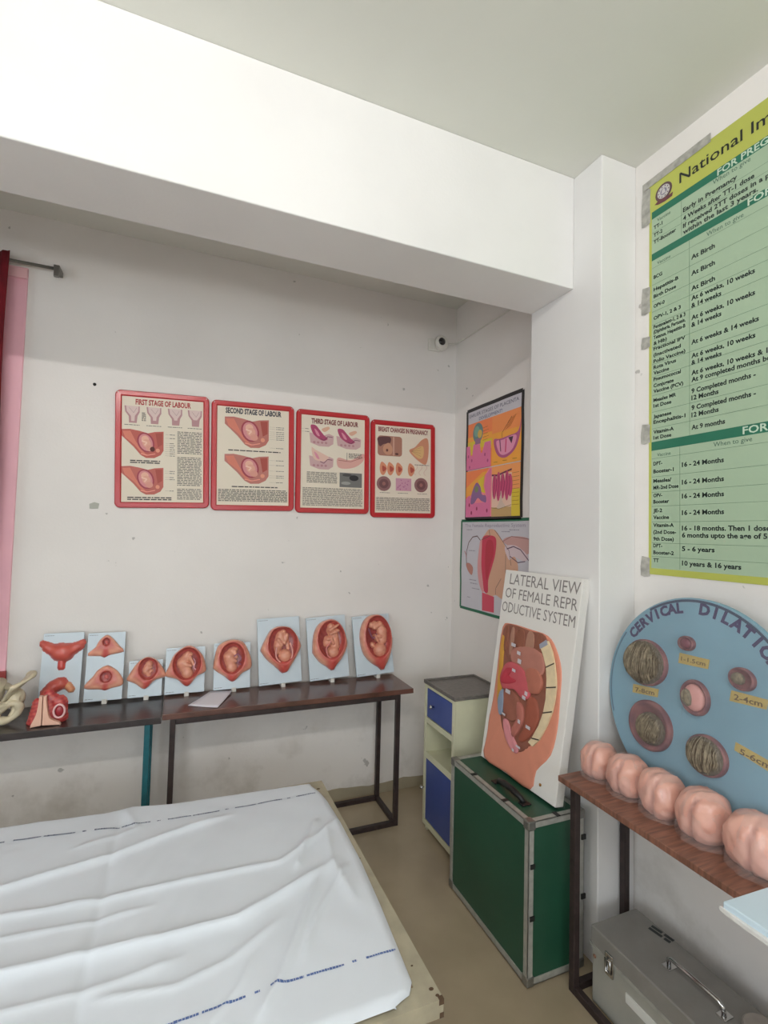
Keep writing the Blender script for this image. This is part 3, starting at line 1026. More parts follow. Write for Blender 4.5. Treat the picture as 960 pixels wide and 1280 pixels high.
right = [('Early in Pregnancy', .144, 2.818), ('4 Weeks after TT-1 dose', .144, 2.786), ('If received 2TT doses in a pregnancy', .144, 2.758), ('within the last 3 years.', .144, 2.734),
         ('At Birth', .176, 2.622), ('At Birth', .176, 2.562), ('At Birth', .176, 2.506), ('At 6 weeks, 10 weeks', .176, 2.470), ('& 14 weeks', .176, 2.443), ('At 6 weeks, 10 weeks', .176, 2.398),
         ('& 14 weeks', .176, 2.372), ('At 6 weeks & 14 weeks', .176, 2.308), ('At 6 weeks, 10 weeks', .176, 2.258), ('& 14 weeks', .176, 2.233), ('At 6 weeks, 10 weeks & 14 weeks', .176, 2.196),
         ('At 9 completed months booster', .176, 2.171), ('9 Completed months -', .176, 2.130), ('12 Months', .176, 2.105), ('9 Completed months -', .176, 2.069), ('12 Months', .176, 2.043),
         ('At 9 months', .176, 1.998), ('16 - 24 Months', .139, 1.868), ('16 - 24 Months', .139, 1.804), ('16 - 24 Months', .139, 1.753), ('16 - 24 Months', .139, 1.693),
         ('16 - 18 months. Then 1 dose every', .139, 1.637), ('6 months upto the age of 5 years', .139, 1.612), ('5 - 6 years', .139, 1.563), ('10 years & 16 years', .139, 1.511)]
for s, x, z in right:
    cv.text(s, x, z, .0165, TX, w=.0108 * len(s), bold=B)
for z in (2.810, 2.780, 2.668, 2.600, 2.535, 2.492, 2.440, 2.350, 2.283, 2.233, 2.160, 2.095, 2.030, 1.913, 1.842, 1.782, 1.728, 1.668, 1.588, 1.536):
    cv.rect(.014, BW_ - .014, z, z + .0012, LN)
cv.rect(.137, .1385, 2.73, 2.866, LN)
cv.rect(.168, .1695, 1.98, 2.698, LN)
cv.rect(.130, .1315, 1.495, 1.944, LN)
# round institute seal with ribbon
cv.lay = 2
cv.ell(.064, 2.950, .036, .034, (0.38, 0.28, 0.30))
cv.poly([(.024, 2.920), (.05, 2.932), (.08, 2.922), (.104, 2.925), (.100, 2.910), (.07, 2.908), (.04, 2.912)], (0.42, 0.24, 0.26))
cv.lay = 3
cv.ell(.064, 2.951, .027, .025, (0.78, 0.77, 0.76))
cv.lay = 4
for k in range(10):
    a = 2 * PI * k / 10
    cv.ell(.064 + .022 * math.cos(a), 2.951 + .020 * math.sin(a), .003, .003, (0.45, 0.35, 0.42), n=6)
cv.ell(.064, 2.951, .014, .013, (0.52, 0.50, 0.58))
cv.lay = 5
cv.poly([(.055, 2.943), (.073, 2.943), (.070, 2.958), (.064, 2.963), (.058, 2.958)], (0.80, 0.78, 0.78))
cv.build('printed_text', t, (XR - 0.001 - .0017, 1.397, 0), UR, VR, mat('x', (1, 1, 1)) if False else PRINTG)
r = random.Random(2)
TAPE = mat('yellowed_tape', (0.72, 0.71, 0.68), 0.35, noise=.2, nscale=40)
for z0, z1 in ((2.86, 3.0), (2.50, 2.60), (2.36, 2.40), (1.98, 2.05), (1.46, 1.53)):
    pts = [(-.035, z0), (-.02, z0 - .004), (.006, z0), (.004, (z0 + z1) / 2), (.006, z1), (-.03, z1 + .006), (-.036, (z0 + z1) / 2)]
    obj('tape_strip', MB().prism(pts, .0022, .0026, fr), TAPE, t)
obj('tape_strip', MB().prism([(-.03, 3.005), (.25, 3.012), (.25, 3.045), (-.03, 3.035)], .0032, .0036, fr), TAPE, t)

# ------------------------------------------------------------------ long tables along the back wall
TZ = 0.735


def tube_frame(name, parent, m, legs, z1, rails, s=.0125):
    """square steel tube stand: each leg its own part, rails joined as the base frame"""
    for x, y in legs:
        obj('leg', MB().box(x - s, x + s, y - s, y + s, 0.0, z1), m, parent, bevel=.002)
    for (xa, ya, xb, yb, z) in rails:
        if xa == xb:
            obj('rail', MB().box(xa - s * .98, xa + s * .98, ya + s, yb - s, z, z + 2 * s), m, parent, bevel=.002)
        else:
            obj('rail', MB().box(xa + s, xb - s, ya - s * .98, ya + s * .98, z, z + 2 * s), m, parent, bevel=.002)


BRN = mat('dark_brown_laminate', (0.42, 0.28, 0.235), 0.26, noise=0.28, nscale=5, stretch=(2, 14, 4), coat=0.25)
BLK = mat('black_brown_laminate', (0.235, 0.205, 0.20), 0.3, noise=0.25, nscale=6, stretch=(2, 12, 4), coat=0.2)
TEAL = mat('teal_painted_steel', (0.10, 0.38, 0.42), 0.45, noise=0.15, nscale=20)
LAM = mat('walnut_laminate', (0.56, 0.385, 0.315), 0.38, noise=0.30, nscale=4.5, stretch=(2.2, 26, 2), coat=0.1)

t = thing('long_table', 'brown topped long table on dark square steel legs against the back wall', 'table', (0.6, 2.69, 0))
obj('tabletop', MB().box(-.043, 1.245, 2.542, 2.846, TZ - .026, TZ), BRN, t, bevel=.002)
tube_frame('stand', t, STEELDK, [(0.003, 2.556), (1.155, 2.556), (0.003, 2.832), (1.155, 2.832)], TZ - .0262,
           [(.003, 2.556, 1.155, 2.556, 0), (.003, 2.832, 1.155, 2.832, 0), (.003, 2.556, .003, 2.832, 0), (1.155, 2.556, 1.155, 2.832, 0),
            (.003, 2.556, 1.155, 2.556, TZ - .052), (.003, 2.832, 1.155, 2.832, TZ - .052)])
t = thing('long_table', 'near black topped long table on teal steel legs, left along the back wall', 'table', (-.7, 2.68, 0))
obj('tabletop', MB().box(-1.40, -.046, 2.515, 2.846, TZ - .030, TZ), BLK, t, bevel=.002)
tube_frame('stand', t, TEAL, [(-.103, 2.535), (-1.30, 2.535), (-.103, 2.830), (-1.30, 2.830)], TZ - .0302,
           [(-1.30, 2.535, -.103, 2.535, 0), (-1.30, 2.83, -.103, 2.83, 0), (-.103, 2.535, -.103, 2.83, 0), (-1.30, 2.535, -1.30, 2.83, 0)])

# ------------------------------------------------------------------ teaching models: panels with uterus reliefs
RIM, FL, CAV, DKR, TIP = (0.79, 0.40, 0.36), (0.88, 0.62, 0.52), (0.68, 0.30, 0.28), (0.52, 0.19, 0.19), (0.76, 0.27, 0.25)
PANEL = mat('pale_blue_white_panel', (0.80, 0.855, 0.89), 0.35)


def mixc(a, b, t):
    t = max(0, min(1, t))
    return tuple(x + (y - x) * t for x, y in zip(a, b))


def outline_r(pts, c, ang):
    """radius of the star-shaped smooth outline around c at each angle"""
    sp = spline(pts, 8)
    pol = sorted((math.atan2(y - c[1], x - c[0]), math.hypot(x - c[0], y - c[1])) for x, y in sp)
    out = []
    for a in ang:
        prev = pol[-1]
        pa = prev[0] - 2 * PI
        r = None
        for q in pol:
            if a <= q[0]:
                f = (a - pa) / max(1e-9, q[0] - pa)
                r = prev[1] + (q[1] - prev[1]) * f
                break
            prev, pa = q, q[0]
        if r is None:
            q = pol[0]
            f = (a - pa) / max(1e-9, q[0] + 2 * PI - pa)
            r = prev[1] + (q[1] - prev[1]) * f
        out.append(r)
    return out


def noise2(x, y, s):
    return (math.sin(x * s * 1.3 + y * s * .7) + math.sin(y * s * 1.9 - x * s * .6 + 1.3) + math.sin((x + y) * s * .9 + 2.1)) / 3


def uterus_mb(pts, c, rx, ry, H, fr, cav_depth=.85, egg=.0, NA=72):
    """open womb: flesh flank rising to a thick rim, then a hollow"""
    ang = [-PI + 2 * PI * (i + .5) / NA for i in range(NA)]
    ro = outline_r(pts, c, ang)
    mb = MB()
    prof = [(0.0, 0.0, 0), (0.04, .35, 0), (0.14, .62, 0), (0.35, .80, 0), (0.60, .92, 1), (0.80, 1.0, 2), (0.93, .98, 2), (1.0, .88, 3)]
    inner = [(.94, .60, 4), (.88, .30, 4), (.75, .20, 5), (.5, .15, 5), (.25, .13, 5)]
    colr = {0: FL, 1: mixc(FL, RIM, .5), 2: RIM, 3: CAV, 4: CAV, 5: DKR}
    rows = []
    for s_, h, k in prof:
        row = []
        for a, r in zip(ang, ro):
            ri = 1 / math.sqrt((math.cos(a) / rx) ** 2 + (math.sin(a) / ry) ** 2) * (1 + egg * math.sin(a))
            ri = min(ri, r * .93)
            q = r + (ri - r) * s_
            x, y = c[0] + q * math.cos(a), c[1] + q * math.sin(a)
            hh = H * h * (1 + .07 * noise2(x, y, 190))
            col = colr[k]
            low = max(0, -math.sin(a) - .94) / .06
            col = mixc(col, TIP, low * .9)
            col = mixc(col, (0.93, 0.70, 0.55) if noise2(x, y, 120) > 0 else (0.76, 0.40, 0.36), abs(noise2(x, y, 120)) * .3)
            row.append((fr(x, y, hh), col))
        rows.append(row)
    for s_, h, k in inner:
        row = []
        for a, r in zip(ang, ro):
            ri = min(1 / math.sqrt((math.cos(a) / rx) ** 2 + (math.sin(a) / ry) ** 2) * (1 + egg * math.sin(a)), r * .93)
            x, y = c[0] + ri * s_ * math.cos(a), c[1] + ri * s_ * math.sin(a)
            hh = H * (h if cav_depth > .5 else .88 - (.88 - h) * cav_depth)
            row.append((fr(x, y, hh), mixc(colr[k], RIM, .25 + .25 * noise2(x, y, 150))))
        rows.append(row)
    for row in rows:
        for p, col in row:
            mb.v.append(p)
            mb.c.append(col)
    n = NA
    mb.f += [(i * n + j, i * n + (j + 1) % n, (i + 1) * n + (j + 1) % n, (i + 1) * n + j) for i in range(len(rows) - 1) for j in range(n)]
    mb.f.append(tuple((len(rows) - 1) * n + j for j in range(n)))
    mb.f.append(tuple(range(n - 1, -1, -1)))
    return mb


def relief_mb(blobs, base, fr, step, floor, colfn=None, k=.004):
    """continuous body modelled in relief: smooth union of capsules (x0,y0,x1,y1,r0,r1,lift)"""
    xs = [b[0] - b[4] for b in blobs] + [b[2] - b[5] for b in blobs] + [b[0] + b[4] for b in blobs] + [b[2] + b[5] for b in blobs]
    ys = [b[1] - b[4] for b in blobs] + [b[3] - b[5] for b in blobs] + [b[1] + b[4] for b in blobs] + [b[3] + b[5] for b in blobs]
    x0, x1, y0, y1 = min(xs) - step, max(xs) + step, min(ys) - step, max(ys) + step
    nx, ny = int((x1 - x0) / step) + 2, int((y1 - y0) / step) + 2
    hs = []
    for j in range(ny):
        for i in range(nx):
            x, y = x0 + i * step, y0 + j * step
            acc = 0
            for ax, ay, bx, by, ra, rb, lf in blobs:
                dx, dy = bx - ax, by - ay
                L2 = dx * dx + dy * dy
                t_ = 0 if L2 < 1e-12 else max(0, min(1, ((x - ax) * dx + (y - ay) * dy) / L2))
                r_ = ra + (rb - ra) * t_
                d2 = (x - ax - dx * t_) ** 2 + (y - ay - dy * t_) ** 2
                if d2 < r_ * r_:
                    h = math.sqrt(r_ * r_ - d2) * .85 + lf
                    acc += math.exp(min(60, h / k))
            hs.append(base + k * math.log(acc) if acc > 0 else -1)
    mb = MB()
    idx = {}

    def vid(q):
        if q not in idx:
            i, j = q % nx, q // nx
            x, y = x0 + i * step, y0 + j * step
            h = hs[q]
            idx[q] = len(mb.v)
            mb.v.append(fr(x, y, h if h > floor else floor))
            c = colfn(x, y, h) if colfn else (0.88, 0.60, 0.50)
            mb.c.append(c)
        return idx[q]
    for j in range(ny - 1):
        for i in range(nx - 1):
            q = (j * nx + i, j * nx + i + 1, (j + 1) * nx + i + 1, (j + 1) * nx + i)
            if any(hs[a] > floor for a in q):
                mb.f.append(tuple(vid(a) for a in q))
    return mb


LEAN = math.radians(11)


def model_board(x, w, h, roll, label, build, yb=2.80, name='uterus_model', group='anatomy models on blue white panels'):
    """panel leaning on the wall; u along the panel, v up it, n out of it"""
    a = math.radians(roll)
    v0 = Vector((0, math.sin(LEAN), math.cos(LEAN)))
    u0 = Vector((1, 0, 0))
    u = u0 * math.cos(a) + v0 * math.sin(a)
    v = v0 * math.cos(a) - u0 * math.sin(a)
    n = u.cross(v)
    o = Vector((x, yb, TZ + .012))
    t = thing(name, label, 'anatomical model', tuple(o + u * w / 2 + Vector((0, 0, -.012))), group=group)
    fr = lambda p, q, c: tuple(o + u * p + v * q + n * c)
    obj('panel', MB().prism(rrect(0, w, 0, h, .003, 2), -.013, 0, fr), PANEL, t, bevel=.001)
    # clear-white foot clip that holds the lower edge
    cx = w * .55
    f0 = tuple(o + u * cx)
    mb = MB().box(f0[0] - .011, f0[0] + .011, f0[1] - .014, f0[1] + .045, TZ, TZ + .008)
    mb.box(f0[0] - .011, f0[0] + .011, f0[1] - .014, f0[1] - .008, TZ + .008, TZ + .020)
    obj('foot_clip', mb, WP, t)
    cv = Canvas()
    cv.words(.006, .006 + w * .22, h - .014, h - .008, .0045, (0.50, 0.53, 0.56), seed=3)
    cv.build('printed_text', t, fr(0, 0, .0002), u, v)
    cv = Canvas()
    cv.words(.006, .006 + w * .2, .008, .014, .0045, (0.50, 0.53, 0.56), seed=5)
    cv.build('printed_text', t, fr(0, 0, .0002), u, v)
    build(t, fr, w, h)
    return t


def womb(px, box, cc, rxy, H, blobs, skin=(0.88, 0.62, 0.51), extra=None, egg=.06):
    """px outline in picture-crop pixels, box = panel rectangle in the same pixels"""
    bx0, by0, bx1, by1 = box

    def build(t, fr, w, h):
        q = lambda X, Y: ((X - bx0) / (bx1 - bx0) * w, (1 - (Y - by0) / (by1 - by0)) * h)
        sx, sy = w / (bx1 - bx0), h / (by1 - by0)
        c = q(*cc)
        rx, ry = rxy[0] * sx, rxy[1] * sy
        obj('uterus', uterus_mb([q(*p) for p in px], c, rx, ry, H, fr, egg=egg), FLESH, t, smooth=True)
        if blobs:
            B = []
            for (ax, ay, bx, by, ra, rb, lf) in blobs:
                B.append((c[0] + ax * rx, c[1] + ay * ry, c[0] + bx * rx, c[1] + by * ry, ra * rx, rb * rx, lf * rx))

            def cf(x, y, hh):
                return mixc(skin, (0.78, 0.42, 0.38), .12 + .25 * noise2(x, y, 160))
            obj('fetus', relief_mb(B, H * .16, fr, max(.0022, rx / 34), H * .17, cf, k=max(.0009, rx * .03)), FLESH, t, smooth=True)
        if extra:
            extra(t, fr, c, rx, ry, H)
    return build


def cord(pts, r=.0035, col=(0.80, 0.58, 0.62), name='umbilical_cord'):
    def f(t, fr, c, rx, ry, H):
        sp = spline(pts + pts[::-1][1:-1], 5)[:(len(pts) - 1) * 5 + 1]
        P = [fr(c[0] + x * rx, c[1] + y * ry, H * .72) for x, y in sp]
        m_ = mat('cord_' + str(int(col[2] * 100)), col, .35, coat=.3)
        obj(name, MB().tube(P, r, 8), m_, t, smooth=True)
    return f


def solid_relief(parts, step=.003):
    """solid organ reliefs without a hollow: list of (blob list, colour)"""
    def build(t, fr, w, h):
        for nm, B, col, col2 in parts:
            B = [(ax * w, ay * h, bx * w, by * h, ra * w, rb * w, lf * w) for ax, ay, bx, by, ra, rb, lf in B]
            obj(nm, relief_mb(B, 0.0, fr, step, .0004, lambda x, y, hh: mixc(col, col2, .35 + .25 * noise2(x, y, 110)), k=.0035), FLESH, t, smooth=True)
    return build


R1, R2, OV = (0.76, 0.30, 0.27), (0.86, 0.46, 0.38), (0.90, 0.66, 0.46)
model_board(-.590, .170, .333, 0, 'panel with winged red uterus relief above a curved one, behind the pelvis section model',
            solid_relief([
                ('uterus', [(.12, .80, .45, .73, .12, .24, 0), (.55, .73, .90, .80, .24, .12, 0), (.45, .73, .55, .72, .25, .25, 0), (.0, .86, .15, .81, .08, .12, 0), (.88, .81, .98, .85, .12, .08, 0)], R1, R2),
                ('cervix', [(.50, .66, .50, .52, .10, .09, 0)], (0.80, 0.28, 0.25), R1),
                ('curved_uterus', [(.20, .16, .35, .25, .16, .17, 0), (.35, .25, .52, .29, .17, .17, 0), (.52, .29, .66, .26, .17, .10, 0), (.20, .16, .22, .02, .15, .13, 0)], R1, R2),
                ('ovary', [(.70, .25, .78, .20, .10, .09, .02)], OV, R2),
            ]))


def halves(t, fr, w, h):
    for (c, pts, rx, ry) in (((.50, .86), [(.50, .965), (.68, .90), (.84, .80), (.99, .72), (.93, .69), (.60, .66), (.47, .625), (.36, .65), (.04, .665), (.02, .70), (.20, .78), (.31, .89)], .10, .056),
                             ((.55, .345), [(.56, .51), (.80, .44), (.93, .36), (1.02, .27), (.98, .20), (.70, .17), (.55, .145), (.40, .165), (.02, .19), (.01, .25), (.20, .36), (.32, .45)], .155, .085)):
        P = [(x * w, y * h) for x, y in pts]
        obj('uterus_half', uterus_mb(P, (c[0] * w, c[1] * h), rx * w, ry * h, .018, fr, NA=60), FLESH, t, smooth=True)
        obj('embryo', relief_mb([(c[0] * w, c[1] * h, c[0] * w + .003, c[1] * h - .005, .35 * rx * w, .3 * rx * w, 0)], .003, fr, .0012, .0035, lambda x, y, hh: (0.80, 0.42, 0.40)), FLESH, t, smooth=True)


model_board(-.402, .166, .325, 0, 'panel with two early pregnancy uterus reliefs one above the other', halves)

model_board(-.212, .156, .178, 0, 'smallest panel, small uterus relief with a curled tiny fetus',
            womb([(345, 170), (400, 198), (445, 268), (438, 285), (385, 300), (335, 342), (285, 310), (242, 290), (240, 278), (290, 200)], (248, 188, 425, 383), (350, 236), (50, 60), .030,
                 [(.05, .45, .05, .45, .38, .38, .05), (-.1, .25, -.25, -.15, .34, .34, 0), (-.25, -.15, .05, -.5, .34, .22, 0), (.0, .0, .3, .15, .14, .12, .12), (.0, -.45, .35, -.15, .16, .14, .05)]))
model_board(-.043, .192, .230, 0, 'uterus relief panel with broad pale fetus, beside the white paper sheet',
            womb([(565, 110), (632, 160), (657, 235), (650, 262), (610, 280), (560, 330), (505, 288), (450, 270), (447, 252), (462, 215), (492, 150)], (445, 120, 650, 365), (555, 212), (72, 86), .036,
                 [(.05, -.55, .05, -.55, .42, .42, .02), (-.25, .1, -.05, -.3, .48, .42, 0), (-.25, .1, -.05, .45, .48, .34, 0), (.05, .65, .25, .6, .22, .16, .1), (.2, .45, .5, -.05, .14, .10, .25), (-.05, .0, .25, -.1, .16, .12, .3)],
                 extra=cord([(.45, .35), (.6, .1), (.5, -.2), (.65, -.35)])))
model_board(.194, .190, .240, 0, 'uterus relief panel with fetus head down and purple cord, behind the white paper sheet',
            womb([(780, 82), (842, 98), (878, 160), (893, 215), (885, 248), (840, 270), (790, 312), (742, 278), (690, 240), (685, 215), (700, 130), (725, 100)], (688, 100, 885, 350), (783, 188), (66, 84), .036,
                 [(.0, -.55, .0, -.55, .44, .44, .02), (-.2, .15, -.1, -.25, .50, .42, 0), (-.2, .15, .0, .45, .48, .36, 0), (.2, .5, .35, .1, .17, .14, .2), (.0, .0, .3, -.15, .15, .12, .28), (.3, .6, .1, .65, .18, .16, .1)],
                 extra=cord([(.15, .15), (.45, .3), (.7, .0), (.5, -.25), (.75, -.4)], col=(0.62, 0.36, 0.46))))
model_board(.432, .237, .360, 2.0, 'tall panel, uterus relief with round ball like fetal head low down',
            womb([(150, 180), (215, 192), (262, 250), (290, 315), (288, 345), (255, 405), (205, 480), (195, 500), (150, 505), (135, 480), (65, 410), (28, 355), (22, 325), (70, 230), (100, 195)], (5, 118, 290, 575), (165, 312), (96, 128), .042,
                 [(.15, -.60, .15, -.60, .46, .46, .05), (-.30, -.05, -.15, .30, .30, .34, 0), (-.30, -.05, -.35, -.35, .28, .18, 0), (-.1, .45, .2, .35, .34, .28, 0), (-.1, .60, .10, .70, .24, .2, .05),
                  (.3, .5, .15, .1, .17, .12, .15), (.15, .1, .0, .3, .12, .10, .2), (-.3, .3, -.05, .0, .13, .10, .25), (.35, .2, .4, -.2, .18, .16, -.1)],
                 extra=cord([(-.45, -.1), (-.5, -.6), (-.1, -.98), (.4, -.95), (.66, -.45), (.5, .1)], r=.0048, col=(0.88, 0.62, 0.58))))
model_board(.716, .236, .354, 3.0, 'tall panel, uterus relief with crossed fetal legs, second from the right end',
            womb([(490, 132), (548, 150), (592, 210), (614, 300), (610, 340), (570, 410), (512, 470), (508, 490), (465, 490), (455, 470), (395, 425), (355, 370), (348, 340), (365, 230), (410, 160)], (318, 110, 617, 548), (487, 285), (100, 132), .044,
                 [(.15, -.62, .15, -.62, .44, .44, .02), (-.25, -.1, -.2, .10, .30, .26, .03), (.3, .0, .35, -.3, .40, .36, -.05), (.15, .55, .3, .25, .38, .36, 0), (.1, .75, .35, .65, .26, .22, .05),
                  (-.05, .55, .6, .80, .12, .09, .35), (.55, .5, .0, .35, .12, .09, .38), (.0, .10, .15, -.15, .13, .10, .3), (-.25, .1, .05, .15, .12, .10, .3)],
                 extra=cord([(.1, .2), (-.1, -.1), (-.4, -.35), (-.35, -.75), (-.1, -.9)], r=.004, col=(0.84, 0.52, 0.50))))
model_board(.998, .240, .350, 3.0, 'largest uterus relief on its panel, full term fetus, at the right end of the row',
            womb([(775, 95), (838, 110), (885, 175), (905, 265), (895, 345), (858, 430), (828, 472), (825, 487), (790, 487), (782, 470), (715, 420), (668, 350), (654, 255), (672, 170), (715, 115)], (610, 97, 905, 514), (787, 262), (98, 148), .046,
                 [(.15, -.58, .15, -.58, .52, .48, .03), (.40, -.1, .45, .30, .40, .42, 0), (.45, .30, .30, .62, .42, .30, 0), (.30, .66, -.15, .50, .20, .16, .15), (-.15, .5, -.42, .72, .15, .11, .15),
                  (-.3, .62, -.1, .70, .2, .2, .1), (.2, .05, -.22, .12, .14, .11, .28), (-.22, .12, -.05, -.12, .11, .09, .3), (-.45, .72, -.5, .58, .10, .08, .15), (-.42, -.3, -.38, -.35, .2, .16, .1)],
                 extra=cord([(-.1, .2), (-.4, .0), (-.6, .25), (-.7, .5)], r=.0045, col=(0.55, 0.33, 0.42))))

# white paper sheet on the brown table
mb = MB()
pp = [(0.068, 2.63), (0.200, 2.555), (0.290, 2.775), (0.182, 2.80)]
nn = 6
vs = []
for j in range(nn + 1):
    for i in range(nn + 1):
        a, b_ = i / nn, j / nn
        x = (pp[0][0] * (1 - a) + pp[1][0] * a) * (1 - b_) + (pp[3][0] * (1 - a) + pp[2][0] * a) * b_
        y = (pp[0][1] * (1 - a) + pp[1][1] * a) * (1 - b_) + (pp[3][1] * (1 - a) + pp[2][1] * a) * b_
        vs.append((x, y, TZ + .0025 + .006 * (a - .5) ** 2 + .008 * b_ * b_))
mb.add(vs, [(j * 7 + i, j * 7 + i + 1, j * 7 + i + 8, j * 7 + i + 7) for j in range(6) for i in range(6)])
pap = obj('paper_sheet', mb, mat('white_paper', (0.90, 0.89, 0.92), 0.6), smooth=True)
q = pap.modifiers.new('thick', 'SOLIDIFY')
q.thickness = .0008
q.offset = 1
tag(pap, 'white sheet of paper lying on the brown table in front of the panels', 'paper')

# ------------------------------------------------------------------ pelvis section model standing on the black table
t = thing('pelvis_section_model', 'red pelvic floor section model with a pale split wedge, before the leftmost panel', 'anatomical model', (-.505, 2.625, TZ))
o = Vector((-.505, 2.60, TZ))
fr = lambda x, y, z: tuple(o + Vector((x, -z, y)))
MUS, MUS2, PALE = (0.66, 0.20, 0.22), (0.80, 0.36, 0.32), (0.90, 0.72, 0.63)
B = [(-.045, .01, -.035, .085, .030, .024, 0), (.0, .02, .0, .12, .04, .02, 0), (.045, .02, .040, .085, .030, .030, 0), (-.065, .004, -.05, .02, .014, .02, 0), (.02, .10, .045, .075, .022, .028, 0)]
mb = relief_mb(B, -.004, fr, .003, -.003, lambda x, y, h: mixc(MUS, MUS2, .5 + .9 * noise2(x, y, 210)), k=.004)
back = MB()
back.v = list(mb.v) + [tuple(Vector(p) + Vector((0, max(0.0, (o.y - p[1])) * 1.6, 0))) for p in mb.v]
k = len(mb.v)
back.f = list(mb.f) + [tuple(reversed([i + k for i in f])) for f in mb.f]
back.c = mb.c + mb.c
zmin = min(v[2] for v in back.v)
back.v = [(x, y, max(TZ, z)) for x, y, z in back.v]
obj('muscle_body', back, FLESH, t, smooth=True)
for s_ in (-1, 1):
    x0_ = 0.0015 * s_ - .012
    pts = [(x0_, .006), (x0_ + s_ * .052 + (.012 if s_ > 0 else .014), .002), (x0_ + s_ * .050 + (.012 if s_ > 0 else .012), .012), (x0_ + s_ * .030, .030), (x0_ + s_ * .018, .065), (x0_ + s_ * .013, .130), (x0_, .128)]
    obj('split_wedge', MB().prism([(a, b_) for a, b_ in spline(pts[1:6], 3)[:13] + [pts[6], pts[0]]], .028, .050, fr), mat('pale_flesh', PALE, .4, coat=.3), t, bevel=.004, smooth=True, flat_angle=50)
obj('oval_ring', MB().tube([fr(.047 + .021 * math.cos(2 * PI * i / 20), .055 + .028 * math.sin(2 * PI * i / 20), .031) for i in range(20)], .0045, 8, closed=True), mat('pale_pink_ring', (0.92, 0.74, 0.74), .4, coat=.3), t, smooth=True)
obj('oval_muscle', MB().ball((.047, .055, .024), (.017, .024, .012), fr=fr), mat('deep_red', (0.62, 0.16, 0.20), .35, coat=.4), t, smooth=True)

# ------------------------------------------------------------------ bony pelvis model, at the far left of the black table
BONE = mat('aged_bone_plastic', (0.845, 0.80, 0.685), 0.45, noise=0.14, nscale=18, bump=0.15, bscale=40, coat=.15)
t = thing('pelvis_bone_model', 'yellowed white bony pelvis model at the left end of the black table', 'anatomical model', (-.74, 2.66, TZ))
oc = Vector((-.740, 2.665, TZ + .004))
for s_ in (-1, 1):
    g = lambda x, y, z: tuple(oc + Vector((s_ * x, y, z)))
    # iliac wing: curved blade flaring outward and up
    vs, nu, nv = [], 16, 10
    for j in range(nv + 1):
        b_ = j / nv
        for i in range(nu + 1):
            a = -0.95 + 2.2 * i / nu
            R_ = .045 + b_ * (.092 + .010 * math.sin(a * 3))
            x = .025 + R_ * math.cos(a * .80) * (.72 + .28 * b_)
            y = -.030 * math.sin(a) - .055 * math.sin(a) * b_
            z = .075 + .118 * b_ ** 1.1 * (1 - .16 * abs(a) ** 1.6) + .010 * math.cos(a * 2)
            vs.append(g(x, y, z))
    mb = MB().add(vs, [(j * (nu + 1) + i, j * (nu + 1) + i + 1, (j + 1) * (nu + 1) + i + 1, (j + 1) * (nu + 1) + i) for j in range(nv) for i in range(nu)])
    w_ = obj('iliac_wing', mb, BONE, t, smooth=True)
    q = w_.modifiers.new('thick', 'SOLIDIFY')
    q.thickness = .010
    q.offset = 0
    # thick crest along the blade edge, ending in the pointed front spine
    crest = [vs[nv * (nu + 1) + i] for i in range(nu + 1)]
    crest = crest + [g(.185, -.055, .172)] if False else crest
    obj('iliac_crest', MB().tube(crest, [.009 + .003 * math.sin(i * .9) for i in range(nu + 1)], 8), BONE, t, smooth=True)
    # hip socket, pubis + ischium ring with the round opening
    ring = [g(.085 + .036 * math.cos(2 * PI * i / 20) + .012 * math.sin(2 * PI * i / 20), -.045 + .010 * math.cos(2 * PI * i / 20), .052 + .036 * math.sin(2 * PI * i / 20)) for i in range(20)]
    obj('obturator_ring', MB().tube(ring, [.016 + .003 * math.sin(i) for i in range(20)], 9, closed=True), BONE, t, smooth=True)
    obj('hip_socket', MB().lathe([(.012, -.010), (.030, -.012), (.034, .004), (.030, .012), (.020, .004), (.004, -.004)], 18, lambda x, y, z: g(.112 + z, -.012 + x, .092 + y)), BONE, t, smooth=True)
    obj('hip_body', MB().ball((.100, -.005, .098), (.036, .042, .042), 16, 10, fr=g), BONE, t, smooth=True)
    obj('pubic_arm', MB().tube([g(.008, -.075, .065), g(.035, -.078, .078), g(.075, -.060, .085), g(.105, -.020, .090)], [.012, .012, .011, .018], 9), BONE, t, smooth=True)
    obj('pelvic_brim', MB().tube([g(.075, -.060, .088), g(.108, -.02, .104), g(.095, .03, .118), g(.045, .062, .135)], [.010, .011, .012, .016], 9), BONE, t, smooth=True)
    obj('ischium', MB().tube([g(.105, -.02, .085), g(.105, -.025, .045), g(.082, -.035, .012), g(.06, -.045, .018)], [.020, .017, .0115, .011], 9), BONE, t, smooth=True)
gg = lambda x, y, z: tuple(oc + Vector((x, y, z)))
obj('sacrum', MB().tube([gg(0, .060, .150), gg(0, .072, .115), gg(0, .078, .080), gg(0, .068, .045), gg(0, .052, .022)], [.048, .042, .032, .020, .009], 12), BONE, t, smooth=True)
obj('pubic_symphysis', MB().ball((0, -.075, .062), (.011, .010, .018), fr=gg), mat('cartilage', (0.80, 0.78, 0.72), .4), t, smooth=True)
for sx in (-1, 1):
    for k_ in range(3):
        obj('sacral_hole', MB().ball((sx * .018, .030 + .006 * k_, .135 - .028 * k_), (.004, .003, .005), 8, 6, fr=gg), mat('dark_hollow', (0.24, 0.19, 0.13), .8), t, smooth=True)

